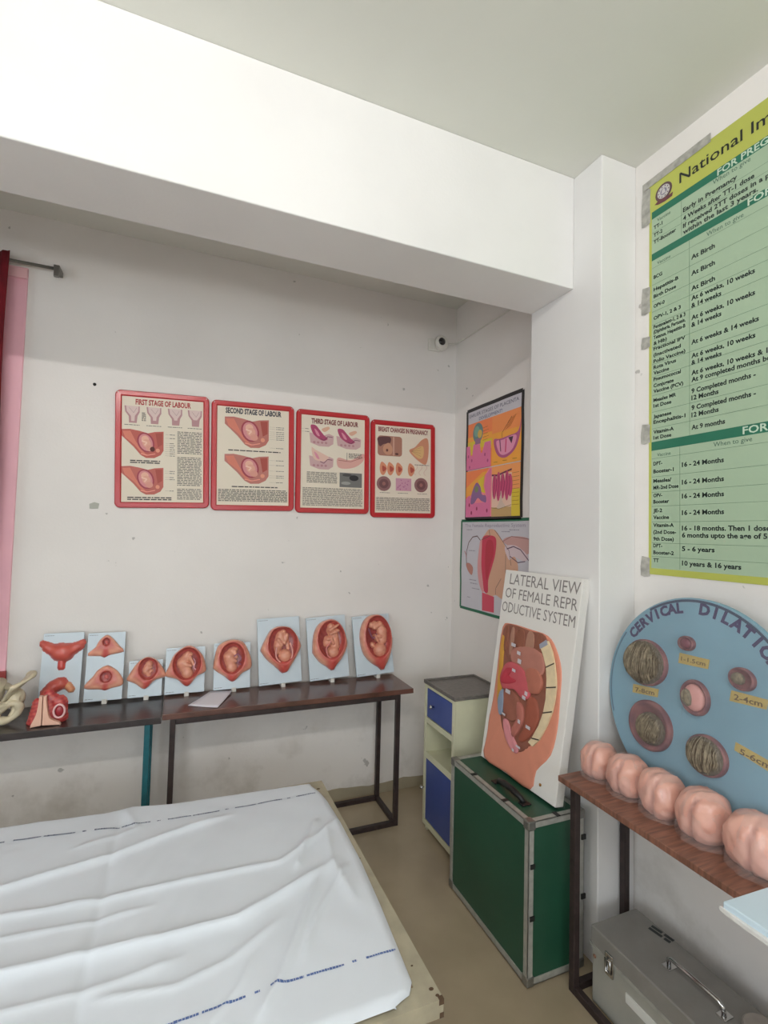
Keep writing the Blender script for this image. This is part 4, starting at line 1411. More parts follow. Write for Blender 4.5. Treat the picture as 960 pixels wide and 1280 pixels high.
# ------------------------------------------------------------------ bedside cabinet in the corner
BLUE = mat('blue_enamel', (0.25, 0.33, 0.60), 0.32, noise=0.04, nscale=8)
t = thing('bedside_cabinet', 'cream bedside cabinet with blue drawer and blue door, in the back right corner', 'cabinet', (1.45, 2.32, 0))
cx0, cx1, cy0, cy1 = 1.292, 1.600, 2.165, 2.485
ct = .78
e = .016
mb = MB().box(cx0 + .002, cx1, cy0, cy0 + e, .03, ct).box(cx0 + .002, cx1, cy1 - e, cy1, .03, ct).box(cx1 - e, cx1, cy0 + e, cy1 - e, .03, ct)
mb.box(cx0 + .003, cx1 - e, cy0 + e, cy1 - e, .03, .05).box(cx0 + .003, cx1 - e, cy0 + e, cy1 - e, .395, .41).box(cx0 + .003, cx1 - e, cy0 + e, cy1 - e, .582, .594).box(cx0 + .003, cx1 - e, cy0 + e, cy1 - e, ct - .012, ct)
obj('body', mb, CREAM, t)
mb = MB()
for y0_, y1_ in ((cy0, cy0 + .022), (cy1 - .022, cy1)):
    mb.box(cx0 - .006, cx0 + .0015, y0_, y1_, 0.03, ct)
for z0_, z1_ in ((.03, .058), (.385, .418), (.574, .602), (ct - .018, ct)):
    mb.box(cx0 - .0055, cx0 + .0015, cy0 + .022, cy1 - .022, z0_, z1_)
obj('front_frame', mb, CREAM, t, bevel=.001)
dr = obj('drawer', MB().box(cx0 - .0035, cx0 + .0105, cy0 + .026, cy1 - .026, .606, ct - .022), BLUE, t, bevel=.003, label='blue drawer front')
KN = lambda y, z: MB().lathe([(.004, 0), (.004, .010), (.010, .014), (.011, .020), (.006, .025), (.001, .026)], 14, lambda a, b_, c: (cx0 - .004 - c, y + a, z + b_))
obj('knob', KN((cy0 + cy1) / 2 + .055, .682), CHROME, dr, smooth=True)
do = obj('door', MB().box(cx0 - .0035, cx0 + .0095, cy0 + .026, cy1 - .026, .062, .381), BLUE, t, bevel=.003, label='blue door')
obj('knob', KN(cy1 - .012, .222), CHROME, do, smooth=True)
# tray top with raised lip
TOP = mat('grey_speckled_top', (0.47, 0.45, 0.43), 0.4, noise=0.12, nscale=60)
mb = MB().box(cx0 - .012, cx1 + .004, cy0 - .008, cy1 + .004, ct, ct + .010)
lp = .009
mb.box(cx0 - .012, cx0 - .012 + lp, cy0 - .008, cy1 + .004, ct + .010, ct + .020).box(cx1 + .004 - lp, cx1 + .004, cy0 - .008, cy1 + .004, ct + .010, ct + .020)
mb.box(cx0 - .012 + lp, cx1 + .004 - lp, cy0 - .008, cy0 - .008 + lp, ct + .010, ct + .020).box(cx0 - .012 + lp, cx1 + .004 - lp, cy1 + .004 - lp, cy1 + .004, ct + .010, ct + .020)
obj('tray_top', mb, TOP, t, bevel=.002)
for x, y in ((cx0 + .02, cy0 + .02), (cx1 - .02, cy0 + .02), (cx0 + .02, cy1 - .02), (cx1 - .02, cy1 - .02)):
    obj('foot', MB().box(x - .012, x + .012, y - .012, y + .012, 0, .03), CREAM, t)
mb = MB().prism([(cx0 + .03, 2.24), (cx0 + .10, 2.28), (cx0 + .22, 2.24), (cx0 + .19, 2.22), (cx0 + .09, 2.255), (cx0 + .04, 2.225)], .4105, .428)
tag(obj('folded_strap', mb, BLACKP, bevel=.003), 'small black folded strap on the open shelf of the bedside cabinet', 'strap')

# ------------------------------------------------------------------ green flight case
GRN = mat('green_laminate', (0.13, 0.315, 0.235), 0.42, noise=0.10, nscale=3, bump=0.03, bscale=150)
GRN2 = GRN
t = thing('flight_case', 'tall green carrying case with aluminium edges, standing before the bedside cabinet', 'case', (1.32, 1.76, 0))
gx0, gx1, gy0, gy1, gz0, gz1 = 1.200, 1.450, 1.486, 2.028, .012, .572
obj('case_body', MB().box(gx0, gx1, gy0, gy1, gz0, gz1), GRN, t)
w_, th_ = .020, .0035


def edge(p0, p1, ax, sx, sy):
    """L-shaped aluminium profile along axis ax"""
    (x0, y0, z0), (x1, y1, z1) = p0, p1
    mb = MB()
    if ax == 'x':
        mb.box(x0, x1, y0 - th_ * sx, y0 + w_ * sx, z0, z0 + th_ * sy).box(x0, x1, y0 - th_ * sx, y0, z0 - w_ * sy, z0 + th_ * sy)
    elif ax == 'y':
        mb.box(x0 - th_ * sx, x0 + w_ * sx, y0, y1, z0, z0 + th_ * sy).box(x0 - th_ * sx, x0, y0, y1, z0 - w_ * sy, z0 + th_ * sy)
    else:
        mb.box(x0 - th_ * sx, x0 + w_ * sx, y0 - th_ * sy, y0, z0, z1).box(x0 - th_ * sx, x0, y0 - th_ * sy, y0 + w_ * sy, z0, z1)
    obj('edge_trim', mb, ALU, t, bevel=.0008)


for sx, x in ((1, gx0), (-1, gx1)):
    for sz, z in ((1, gz1), (-1, gz0)):
        edge((x, gy0, z), (x, gy1, z), 'y', sx, sz)
    for sy, y in ((1, gy0), (-1, gy1)):
        edge((x, y, gz0), (x, y, gz1), 'z', sx, sy)
for sy, y in ((1, gy0), (-1, gy1)):
    for sz, z in ((1, gz1), (-1, gz0)):
        edge((gx0, y, z), (gx1, y, z), 'x', sy, sz)
for x in (gx0, gx1):
    for y in (gy0, gy1):
        for z in (gz0, gz1):
            s1, s2, s3 = (1 if x == gx0 else -1), (1 if y == gy0 else -1), (1 if z == gz0 else -1)
            q = .0065
            obj('corner_cap', MB().box(x - s1 * q, x + s1 * .027, y - s2 * q, y + s2 * .027, z - s3 * q, z + s3 * .027),
                mat('steel_corner', (0.55, 0.55, 0.53), 0.35, .7, noise=.1, nscale=30), t, bevel=.005, seg=3)
STR = mat('black_clip', (0.10, 0.10, 0.10), .5)
for y, z in ((1.64, gz1), (1.86, gz1)):
    obj('clip', MB().box(gx0 - .006, gx0 + .022, y - .008, y + .008, z + .0037, z + .006), STR, t)
for z in (.42, .24):
    obj('clip', MB().box(gx0 + .004, gx0 + .024, gy0 - .0075, gy0 - .0037, z - .008, z + .008), STR, t)
for x, z in ((1.33, gz1), ):
    obj('clip', MB().box(x - .008, x + .008, gy0 - .006, gy0 + .022, z + .0037, z + .006), STR, t)
for z in (.478, .262):
    obj('clip', MB().box(gx1 - .012, gx1 + .008, gy0 - .0085, gy0 - .0037, z - .009, z + .009), STR, t)
mb = MB().tube([(1.268, 1.60, gz1 + .002), (1.262, 1.615, gz1 + .017), (1.258, 1.66, gz1 + .026), (1.258, 1.71, gz1 + .026), (1.262, 1.755, gz1 + .017), (1.268, 1.77, gz1 + .002)], [.009, .011, .0125, .0125, .011, .009], 10)
obj('handle', mb, BLACKP, t, smooth=True, label='black plastic carrying handle')
for y in (1.595, 1.775):
    obj('handle_mount', MB().box(1.245, 1.287, y - .016, y + .016, gz1, gz1 + .006), BLACKP, t, bevel=.003)

# ------------------------------------------------------------------ lateral view board leaning on the column, standing on the green case
U = Vector((0.043, -0.999, 0.0)).normalized()
V = Vector((0.138, 0.006, 0.99)).normalized()
V = (V - U * V.dot(U)).normalized()
O = Vector((1.325, 1.988, .5835))
BWd, BHt, BT = .470, .866, .042
N_ = U.cross(V)
t = thing('model_board', 'white foam board with lateral view model of female reproductive system, on the green case', 'board', tuple(O + U * .235))
fr = lambda a, b, c: tuple(O + U * a + V * b + N_ * c)
FOAM = mat('white_foam', (0.885, 0.875, 0.855), 0.6, bump=.08, bscale=120)
obj('foam_slab', MB().prism([(0, 0), (BWd, 0), (BWd + .014, BHt), (.012, BHt)], -BT, 0, fr), FOAM, t, bevel=.003)
cv = Canvas(step=.0003)
INK = (0.50, 0.48, 0.47)
cv.text('LATERAL VIEW', .052, .802, .050, INK, w=.425)
cv.text('OF FEMALE REPR', .032, .738, .047, INK, w=.440)
cv.text('ODUCTIVE SYSTEM', .020, .672, .047, INK, w=.448)
cv.build('hand_lettering', t, fr(0, 0, .0004), U, V)


def relief_poly(name, pts, base, top, col, parent=t, n=4, m=None, rim=.006, noise=.3, label=None, smooth_in=True):
    """clay piece: smooth outline, domed edge"""
    o = spline(pts, n) if smooth_in else pts
    cxm = sum(p[0] for p in o) / len(o)
    cym = sum(p[1] for p in o) / len(o)
    rows = []
    for f, h in ((1.0, base), (1.0, base + (top - base) * .6), (.97, base + (top - base) * .92), (.90, top), (.6, top + .0008), (.3, top + .0012)):
        rows.append([(cxm + (x - cxm) * f, cym + (y - cym) * f, h) for x, y in o])
    mb = MB()
    k = len(o)
    for row in rows:
        for x, y, h in row:
            q = noise2(x, y, 70)
            mb.v.append(fr(x, y, h + (.0012 * noise2(x, y, 150) if h > base else 0)))
            mb.c.append(mixc(col, tuple(c * .78 for c in col), noise * (.5 + .5 * q)))
    mb.f = [(i * k + j, i * k + (j + 1) % k, (i + 1) * k + (j + 1) % k, (i + 1) * k + j) for i in range(len(rows) - 1) for j in range(k)]
    mb.f.append(tuple((len(rows) - 1) * k + j for j in range(k)))
    return obj(name, mb, m or vmat('painted_clay', .6, bump=.12, bscale=70), parent, smooth=True, label=label)


relief_poly('body_outline', [(.045, .600), (.096, .624), (.23, .622), (.333, .615), (.388, .573), (.428, .496), (.436, .388), (.440, .277), (.420, .171), (.355, .085), (.334, .004), (.18, .004), (.030, .006), (.028, .10), (.030, .19), (.042, .30), (.040, .45)],
            0, .004, (0.86, 0.56, 0.46), noise=.2, n=3)
relief_poly('fat_strip', [(.052, .55), (.075, .555), (.085, .45), (.098, .32), (.112, .25), (.10, .225), (.075, .27), (.060, .38)], .003, .008, (0.84, 0.62, 0.25))
relief_poly('cavity', [(.060, .600), (.10, .622), (.23, .616), (.325, .610), (.378, .514), (.390, .422), (.380, .333), (.348, .219), (.275, .130), (.215, .118), (.13, .175), (.092, .28), (.090, .371), (.080, .47), (.058, .54)],
            .0035, .007, (0.60, 0.37, 0.30), noise=.8)
for i, (x0_, x1_) in enumerate(((.075, .095), (.115, .135), (.15, .20), (.22, .26), (.28, .31))):
    relief_poly('muscle_fold', [(x0_, .60), (x1_, .605), (x1_ + .004, .52), (x0_ + .004, .50 - .01 * i)], .006, .010, ((0.68, 0.50, 0.42) if i % 2 else (0.56, 0.34, 0.26)), n=4)
relief_poly('bowel', [(.14, .52), (.25, .55), (.33, .53), (.34, .46), (.27, .44), (.19, .45), (.14, .47)], .006, .014, (0.72, 0.48, 0.42), noise=.3)
relief_poly('bowel_loop', [(.25, .46), (.31, .47), (.345, .43), (.33, .38), (.28, .37), (.25, .41)], .006, .019, (0.72, 0.44, 0.36), noise=.3)
relief_poly('uterus', [(.088, .40), (.115, .45), (.165, .465), (.23, .45), (.275, .40), (.28, .345), (.24, .335), (.19, .355), (.12, .34), (.09, .365)], .006, .020, (0.78, 0.35, 0.38), noise=.3)
relief_poly('uterus_cavity', [(.100, .385), (.125, .43), (.17, .438), (.15, .405), (.20, .395), (.16, .372), (.11, .362)], .018, .024, (0.74, 0.22, 0.28))
relief_poly('bladder', [(.12, .335), (.17, .345), (.22, .32), (.235, .27), (.21, .23), (.16, .22), (.125, .26)], .006, .015, (0.62, 0.38, 0.31), noise=.5)
relief_poly('vaginal_canal', [(.215, .31), (.25, .30), (.262, .25), (.245, .20), (.215, .165), (.20, .19), (.225, .25)], .007, .018, (0.70, 0.42, 0.37))
relief_poly('rectum', [(.27, .34), (.32, .35), (.345, .28), (.315, .21), (.27, .165), (.245, .17), (.27, .23)], .006, .014, (0.63, 0.34, 0.26))
relief_poly('pubic_bone', [(.088, .30), (.108, .335), (.126, .30), (.128, .25), (.112, .222), (.094, .25)], .008, .016, (0.55, 0.60, 0.68), noise=.2)
relief_poly('labia', [(.135, .21), (.165, .215), (.205, .17), (.248, .13), (.235, .105), (.19, .12), (.155, .155)], .006, .013, (0.86, 0.56, 0.58))
# white spine strip with dark cuts
sp_out = [(.349, .597), (.378, .560), (.398, .518), (.413, .470), (.421, .431), (.421, .380), (.415, .335), (.395, .275), (.363, .208), (.330, .170)]
sp_in = [(.306, .570), (.335, .532), (.356, .492), (.366, .450), (.370, .415), (.374, .370), (.368, .315), (.352, .260), (.322, .200), (.305, .178)]
mb = MB()
for lst in range(len(sp_out) - 1):
    q = [sp_in[lst], sp_out[lst], sp_out[lst + 1], sp_in[lst + 1]]
    mb.prism(q[::-1], .006, .014, fr)
obj('spine_strip', mb, mat('cream_foam', (0.90, 0.82, 0.67), .6, noise=.06, nscale=40), t, weld=True, label='cream curved strip of vertebrae')
mb = None
for i in (2, 4, 6, 8):
    a, b_ = sp_in[i], sp_out[i]
    d = .0025
    obj('spine_joint', MB().prism([(a[0], a[1] - d), (b_[0], b_[1] - d), (b_[0], b_[1] + d), (a[0], a[1] + d)], .0135, .0150, fr), mat('dark_ink', (0.22, 0.18, 0.16), .6), t)
obj('blue_tag', MB().prism([(.312, .556), (.352, .582), (.342, .600), (.306, .574)], .0142, .0155, fr), mat('blue_grey_paper', (0.60, 0.62, 0.68), .6), t)
TG = mat('paper_tag', (0.78, 0.76, 0.78), .6)
for i, (x, y, w0, h0) in enumerate(((.155, .540, .028, .014), (.195, .513, .022, .014), (.205, .480, .022, .018), (.180, .435, .022, .012), (.155, .338, .030, .016), (.268, .362, .016, .016), (.258, .342, .020, .014),
                                    (.145, .238, .022, .008), (.246, .240, .014, .014), (.302, .236, .026, .012), (.258, .142, .026, .008), (.230, .118, .012, .010))):
    g2 = lambda a, b, c, x=x, y=y: fr(x + a, y + b, c)
    obj('name_tag', MB().prism([(-w0 / 2, -h0 / 2), (w0 / 2, -h0 / 2 - .002), (w0 / 2, h0 / 2 - .002), (-w0 / 2, h0 / 2)], .0235 if i in (3,) else .0205, .0245 if i in (3,) else .0215, g2), TG, t)
obj('pin', MB().lathe([(.0055, .0), (.006, .003), (.002, .006)], 10, lambda a, b, c: fr(.385 + a, .045 + b, c)), mat('brass_pin', (0.60, 0.42, 0.20), .4, .6), t)
# clear plastic sheet over the side and the top, slightly crinkled
FILM = mat('clear_film', (0.97, 0.97, 0.97), .12, trans=0.0, alpha=.10, bump=.9, bscale=38, spec=.9)
vs = []
nn, mm = 4, 40
rr_ = random.Random(9)
for j in range(mm + 1):
    b_ = BHt * j / mm
    for i in range(nn + 1):
        a = BWd + .014 * b_ / BHt + .002 + rr_.uniform(0, .004)
        vs.append(fr(a if 0 < i < nn else a + .001, b_, -BT - .002 + (BT + .003) * i / nn))
mb = MB().add(vs, [(j * 5 + i, j * 5 + i + 1, j * 5 + i + 6, j * 5 + i + 5) for j in range(mm) for i in range(nn)])
obj('plastic_wrap', mb, FILM, t, smooth=True)

# ------------------------------------------------------------------ narrow table along the right wall
t = thing('narrow_table', 'narrow walnut topped table on dark steel legs along the right wall', 'table', (1.50, .45, 0))
RZ = .742
obj('tabletop', MB().box(1.298, 1.668, -.55, 1.452, RZ - .020, RZ), LAM, t, bevel=.002)
tube_frame('stand', t, STEELDK, [(1.350, 1.420), (1.612, 1.440), (1.350, -.50), (1.612, -.50)], RZ - .0202, [], s=.0125)
for a, b_ in (((1.350, 1.4325), (1.350, -.4875)), ):
    obj('rail', MB().box(1.338, 1.362, -.4875, 1.4075, 0, .025), STEELDK, t, bevel=.002)
obj('rail', MB().box(1.600, 1.624, -.4875, 1.4275, 0, .025), STEELDK, t, bevel=.002)
obj('rail', MB().box(1.3625, 1.5995, 1.413, 1.437, 0, .025), STEELDK, t, bevel=.002)

# ------------------------------------------------------------------ cervical dilation board (round, blue)
yaw, lean = math.radians(-2), math.radians(7)
U = Vector((math.sin(yaw), -math.cos(yaw), 0))
Hh = Vector((math.cos(yaw), math.sin(yaw), 0))
V = Vector((0, 0, 1)) * math.cos(lean) + Hh * math.sin(lean)
N_ = U.cross(V)
RR = .334
O = Vector((1.544, 1.127, 1.080))
fr = lambda a, b, c: tuple(O + U * a + V * b + N_ * c)
t = thing('round_board', 'large round blue board lettered cervical dilation, wrapped in clear plastic', 'board', tuple(O - V * RR))
BB = mat('light_blue_felt', (0.49, 0.645, 0.72), 0.6, noise=0.08, nscale=4, bump=.05, bscale=60)
circ = [(RR * math.cos(2 * PI * i / 72), RR * math.sin(2 * PI * i / 72)) for i in range(72)]
obj('disc', MB().prism(circ, -.022, 0, fr), BB, t, bevel=.002)
cv = Canvas()
DK = (0.22, 0.27, 0.36)
arc = [((RR - .010) * math.cos(math.radians(a)), (RR - .010) * math.sin(math.radians(a))) for a in range(8, 128, 4)]
cv.line(arc, .0085, DK)
arc = [((RR - .010) * math.cos(math.radians(a)), (RR - .010) * math.sin(math.radians(a))) for a in range(148, 205, 5)]
cv.line(arc, .006, (0.30, 0.42, 0.50))
cv.build('printed_text', t, fr(0, 0, .0006), U, V)
cv = Canvas()
LT = (0.24, 0.21, 0.36)
for word, a0, a1 in (('CERVICAL', 147, 99.5), ('DILATION', 89, 33)):
    for i, ch in enumerate(word):
        a = math.radians(a0 + (a1 - a0) * (i + .5) / len(word))
        rr = RR - .050
        cv.text(ch, rr * math.cos(a), rr * math.sin(a) - .0, (.033 if word[0] == 'C' else .035), LT, align='c', bold=.05, rot=a - PI / 2, w=None if ch != 'I' else .010)
cv.build('hand_lettering', t, fr(0, 0, .0006), U, V)
MAR, MAR2, HAIR = (0.42, 0.26, 0.29), (0.60, 0.40, 0.38), mat('hair_fibre', (0.50, 0.45, 0.38), 0.7, noise=.5, nscale=5, stretch=(60, 60, 6), bump=.6, bscale=60, rgb2=(0.30, 0.25, 0.20))


def opening(label, cx, cy, rx, ry, hair, rot=0.0, hoff=(0, 0), hr=.8):
    c, s_ = math.cos(rot), math.sin(rot)
    g = lambda x, y, z: fr(cx + x * c - y * s_, cy + x * s_ + y * c, z)
    mb = MB()
    k = 36
    for f, h in ((1.0, .0), (1.0, .010), (.95, .016), (.86, .017), (.80, .010)):
        for j in range(k):
            a = 2 * PI * j / k
            mb.v.append(g(rx * f * math.cos(a), ry * f * math.sin(a), h))
            mb.c.append(mixc(MAR, MAR2, .3 + .3 * math.sin(j * .9)))
    mb.f = [(i * k + j, i * k + (j + 1) % k, (i + 1) * k + (j + 1) % k, (i + 1) * k + j) for i in range(4) for j in range(k)] + [tuple(4 * k + j for j in range(k))]
    o = obj('cervix_ring', mb, vmat('painted_clay', .6), t, smooth=True, label=label)
    if hair == 2:
        obj('scalp', MB().ball((0, 0, .008), (rx * .78, ry * .78, .016), 18, 8, fr=g), mat('pink_skin', (0.80, 0.58, 0.56), .6), o, smooth=True)
    if hair:
        hx, hy = rx * hr, ry * hr
        obj('head', MB().ball((hoff[0], hoff[1], .006), (hx, hy, min(hx, hy) * .55 + .01), 20, 10, fr=g), HAIR, o, smooth=True)
        # strands of thread
        r = random.Random(int(cx * 1000) + 7)
        mb = MB()
        for q in range(int(10 + 500 * rx)):
            x = r.uniform(-.85, .85)
            L = math.sqrt(1 - x * x)
            y0_, y1_ = -L * r.uniform(.6, .98), L * r.uniform(.6, .98)
            P = []
            for m_ in range(6):
                y = y0_ + (y1_ - y0_) * m_ / 5
                xx = x * (1 - .25 * abs(y)) + .03 * math.sin(m_ * 1.3 + q)
                zz = math.sqrt(max(0, 1 - xx * xx - y * y))
                P.append(g(hoff[0] + hx * xx, hoff[1] + hy * y, .006 + (min(hx, hy) * .55 + .01) * zz + .0005))
            mb.tube(P, .0011, 4)
        st = obj('hair_strands', mb, mat('straw_thread', (0.60, 0.55, 0.46), .65, noise=.35, nscale=60), o)
        st['kind'] = 'stuff'
    return o


YEL = mat('yellow_paper', (0.74, 0.65, 0.38), 0.6, noise=.08, nscale=20)
opening('largest opening, hair covered head', -.175, .083, .088, .080, 1, hr=.97)
opening('lower left opening with hairy head', -.134, -.122, .086, .082, 1, rot=-.2, hoff=(.010, -.006), hr=.66)
opening('bottom opening with hairy head', .072, -.138, .066, .060, 1, hr=.95)
opening('smallest plain maroon opening', -.024, .182, .028, .024, 0)
obj('bud', MB().ball((-.024, .182, .008), (.022, .018, .012), 14, 8, fr=fr), mat('maroon_clay', (0.46, 0.25, 0.30), .5), t, smooth=True)
opening('small opening with a tuft of hair', .160, .117, .038, .033, 1, rot=-.2, hoff=(-.008, -.002), hr=.55)
opening('middle opening half skin half hair', .020, .020, .048, .055, 2, rot=.25, hoff=(-.016, 0), hr=.55)


def strip(pts, s, x, y, h, w, rot):
    obj('caption_strip', MB().prism(pts, .0004, .002, fr), YEL, t, label='yellow paper strip reading ' + s)
    cv = Canvas()
    cv.text(s, x, y, h, (0.38, 0.30, 0.20), w=w, rot=rot, bold=.015, align='c')
    cv.build('hand_lettering', t, fr(0, 0, .0026), U, V)


strip([(-.052, .112), (.051, .118), (.054, .148), (-.050, .146)], '1-1.5cm', .000, .124, .013, .085, .03)
strip([(.125, .044), (.228, .052), (.231, .080), (.128, .076)], '2-4cm', .178, .054, .016, .080, .05)
strip([(.150, -.090), (.262, -.112), (.266, -.084), (.152, -.066)], '5-6cm', .208, -.098, .016, .086, -.10)
strip([(-.222, -.036), (-.118, -.022), (-.116, .006), (-.222, -.006)], '7-8cm', -.170, -.024, .015, .080, .14)
# crinkled clear film over the front: soft folds
vs = []
n1, n2 = 6, 44
for j in range(n1 + 1):
    for i in range(n2):
        a = 2 * PI * i / n2
        r_ = (RR + .001) * j / n1 if j else .001
        if j == n1:
            r_ += .001 * math.sin(i * 2.3)
        vs.append(fr(r_ * math.cos(a), r_ * math.sin(a), .030 + .004 * math.sin(i * 1.7 + j * 2.1) - .028 * (j / n1) ** 6))
mb = MB().add(vs, [(j * n2 + i, j * n2 + (i + 1) % n2, (j + 1) * n2 + (i + 1) % n2, (j + 1) * n2 + i) for j in range(n1) for i in range(n2)])
obj('plastic_wrap', mb, mat('clear_board_film', (0.95, 0.95, 0.95), .18, alpha=.07, bump=.6, bscale=22, spec=.8), t, smooth=True)

# ------------------------------------------------------------------ five wrapped flesh-pink soft models in a row on the narrow table
SOFT = vmat('flesh_foam_in_film', .36, coat=.45, bump=.35, bscale=26)


def soft_model(x, y, r, rz, label, seed):
    t = thing('wrapped_soft_model', label, 'soft model', (x, y, RZ), group='flesh pink soft models wrapped in clear plastic')
    rnd = random.Random(seed)
    ph = [rnd.uniform(0, 6) for _ in range(6)]
    seg, rings = 48, 30
    mb = MB()
    c_, s_ = math.cos(rz), math.sin(rz)
    for i in range(rings + 1):
        a = PI * i / rings
        for j in range(seg):
            b_ = 2 * PI * j / seg
            dx, dy, dz = math.sin(a) * math.cos(b_), math.sin(a) * math.sin(b_), math.cos(a)
            # box-like squashed lump, a deep cleft down the front (towards -x) and shallow folds beside it
            q = (abs(dx) ** 2.6 + abs(dy) ** 2.6 + abs(dz) ** 2.6) ** (-1 / 2.6)
            R_ = r * q
            front = max(0, -dx)
            cl = math.exp(-((dy + .12 + .10 * dz) / .07) ** 2) * front ** .7 * (1 if dz < .75 else .3)
            f2 = math.exp(-((dy - .38 + .25 * dz) / .07) ** 2) * front * .35
            f3 = math.exp(-((dy + .62 - .2 * dz) / .06) ** 2) * front * .25
            cr = abs(math.sin(4.3 * dy + 3.1 * dz + 2.2 * dx + ph[0])) + .6 * abs(math.sin(7.1 * dy - 5.3 * dz + 3 * dx + ph[1])) + .35 * abs(math.sin(13 * dz + 9 * dy - 6 * dx + ph[2]))
            R_ *= 1.03 - .17 * cl - .16 * f2 - .12 * f3 - .055 * cr + .035 * math.sin(3 * dy + 2 * dz + ph[3])
            X, Y, Z = dx * R_ * .90, dy * R_ * .95, dz * R_ * .98
            z = max(0.0, Z + r * .86)
            mb.v.append((x + X * c_ - Y * s_, y + X * s_ + Y * c_, RZ + z))
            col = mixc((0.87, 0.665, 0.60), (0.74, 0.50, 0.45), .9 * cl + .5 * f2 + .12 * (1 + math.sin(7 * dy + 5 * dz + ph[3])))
            mb.c.append(col)
    mb.f = [(i * seg + j, (i + 1) * seg + j, (i + 1) * seg + (j + 1) % seg, i * seg + (j + 1) % seg) for i in range(rings) for j in range(seg)]
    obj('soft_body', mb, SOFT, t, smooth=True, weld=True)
    # loose film: wider skirt with folds
    mb = MB()
    seg, rings = 56, 12
    for i in range(rings + 1):
        h = i / rings
        for j in range(seg):
            b_ = 2 * PI * j / seg
            R_ = r * (1.0 + .05 * (1 - h) ** 3 + .035 * math.sin(9 * b_ + ph[4] + 2 * h) + .02 * math.sin(17 * b_ + ph[5])) * math.sqrt(max(.0, 1 - (max(0, h - .35) / .66) ** 2.4))
            mb.v.append((x + R_ * math.cos(b_) * .90, y + R_ * math.sin(b_) * .93, RZ + .001 + h * r * 1.92))
            mb.c.append((.9, .9, .9))
    mb.f = [(i * seg + j, i * seg + (j + 1) % seg, (i + 1) * seg + (j + 1) % seg, (i + 1) * seg + j) for i in range(rings) for j in range(seg)]
    obj('plastic_bag', mb, mat('clear_bag_film', (1.0, 0.93, 0.91), .14, alpha=.13, bump=1.0, bscale=30, spec=1.0), t, smooth=True)


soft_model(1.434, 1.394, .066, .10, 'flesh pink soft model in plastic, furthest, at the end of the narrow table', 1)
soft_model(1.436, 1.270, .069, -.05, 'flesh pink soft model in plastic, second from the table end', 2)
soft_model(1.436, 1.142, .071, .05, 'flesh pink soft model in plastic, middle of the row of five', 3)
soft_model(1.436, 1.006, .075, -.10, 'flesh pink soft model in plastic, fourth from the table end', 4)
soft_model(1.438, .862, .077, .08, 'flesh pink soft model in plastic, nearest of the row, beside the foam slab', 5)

# pale blue white foam slab lying on the near end
mb = MB()
pts = [(1.205, .800), (1.440, .790), (1.455, .42), (1.215, .40)]
t = thing('foam_slab', 'pale blue white foam slab overhanging the near edge of the narrow table', 'foam slab', (1.33, .6, RZ))
obj('slab', MB().prism(pts, RZ + .0005, RZ + .020), mat('pale_blue_foam', (0.80, 0.875, 0.92), .55, bump=.08, bscale=80), t, bevel=.003)
obj('torn_film', MB().prism([(1.203, .808), (1.200, .78), (1.198, .70), (1.205, .60), (1.196, .50), (1.206, .41), (1.212, .41), (1.214, .795)], RZ - .006, RZ + .006), mat('white_film', (0.88, 0.88, 0.87), .3, bump=.4, bscale=60), t, bevel=.002)
obj('pink_stain', MB().prism(spline([(1.37, .745), (1.40, .75), (1.415, .72), (1.38, .71)], 4), RZ + .0202, RZ + .0206), mat('pink_print', (0.80, 0.70, 0.80), .6), t)

# ------------------------------------------------------------------ aluminium trunk under the narrow table
TR = mat('grey_trunk_paint', (0.56, 0.55, 0.53), 0.48, .25, noise=.08, nscale=9, bump=.05, bscale=90)
TRF = mat('light_trunk_side', (0.66, 0.655, 0.62), 0.48, .15, noise=.08, nscale=9)
t = thing('metal_trunk', 'grey metal trunk with chrome latch and top handle, under the narrow table', 'trunk', (1.485, 1.0, 0))
tx0, tx1, ty0, ty1, tz1 = 1.377, 1.592, .55, 1.372, .258
obj('trunk_body', MB().box(tx0 + .004, tx1 - .004, ty0, ty1 - .004, .006, .190), TRF, t, bevel=.004)
obj('lid', MB().box(tx0, tx1, ty0 - .002, ty1, .1905, tz1), TR, t, bevel=.005, seg=3)
obj('lid_rim', MB().box(tx0 - .003, tx0 - .0002, ty0, ty1, .1905, .200).box(tx0, tx1, ty1 + .0002, ty1 + .003, .1905, .200), ALU, t)
la = obj('latch', MB().box(tx0 - .006, tx0 - .0003, 1.270, 1.304, .150, .222), CHROME, t, bevel=.003)
obj('latch_loop', MB().tube([(tx0 - .009, 1.277, .165), (tx0 - .012, 1.277, .205), (tx0 - .012, 1.297, .205), (tx0 - .009, 1.297, .165)], .003, 8, closed=True), CHROME, la, smooth=True)
obj('latch', MB().box(tx0 - .006, tx0 - .0003, .65, .684, .150, .222), CHROME, t, bevel=.003)
obj('rivet', MB().lathe([(.006, 0), (.006, .002), (.002, .004)], 10, lambda a, b, c: (tx0 - .0003 - c, 1.352 + a, .165 + b)), mat('rust', (0.50, 0.36, 0.28), .7), t)
obj('label_strip', MB().box(tx0 - .0, tx0 + .0036, .70, 1.225, .120, .150), mat('white_label', (0.82, 0.82, 0.80), .5), t)
hx = 1.478
obj('handle', MB().tube([(hx, 1.150, tz1 + .004), (hx - .004, 1.148, tz1 + .026), (hx - .006, 1.138, tz1 + .034), (hx - .006, .990, tz1 + .034), (hx - .004, .980, tz1 + .026), (hx, .978, tz1 + .004)], .0065, 12), CHROME, t, smooth=True, label='chrome carrying handle')
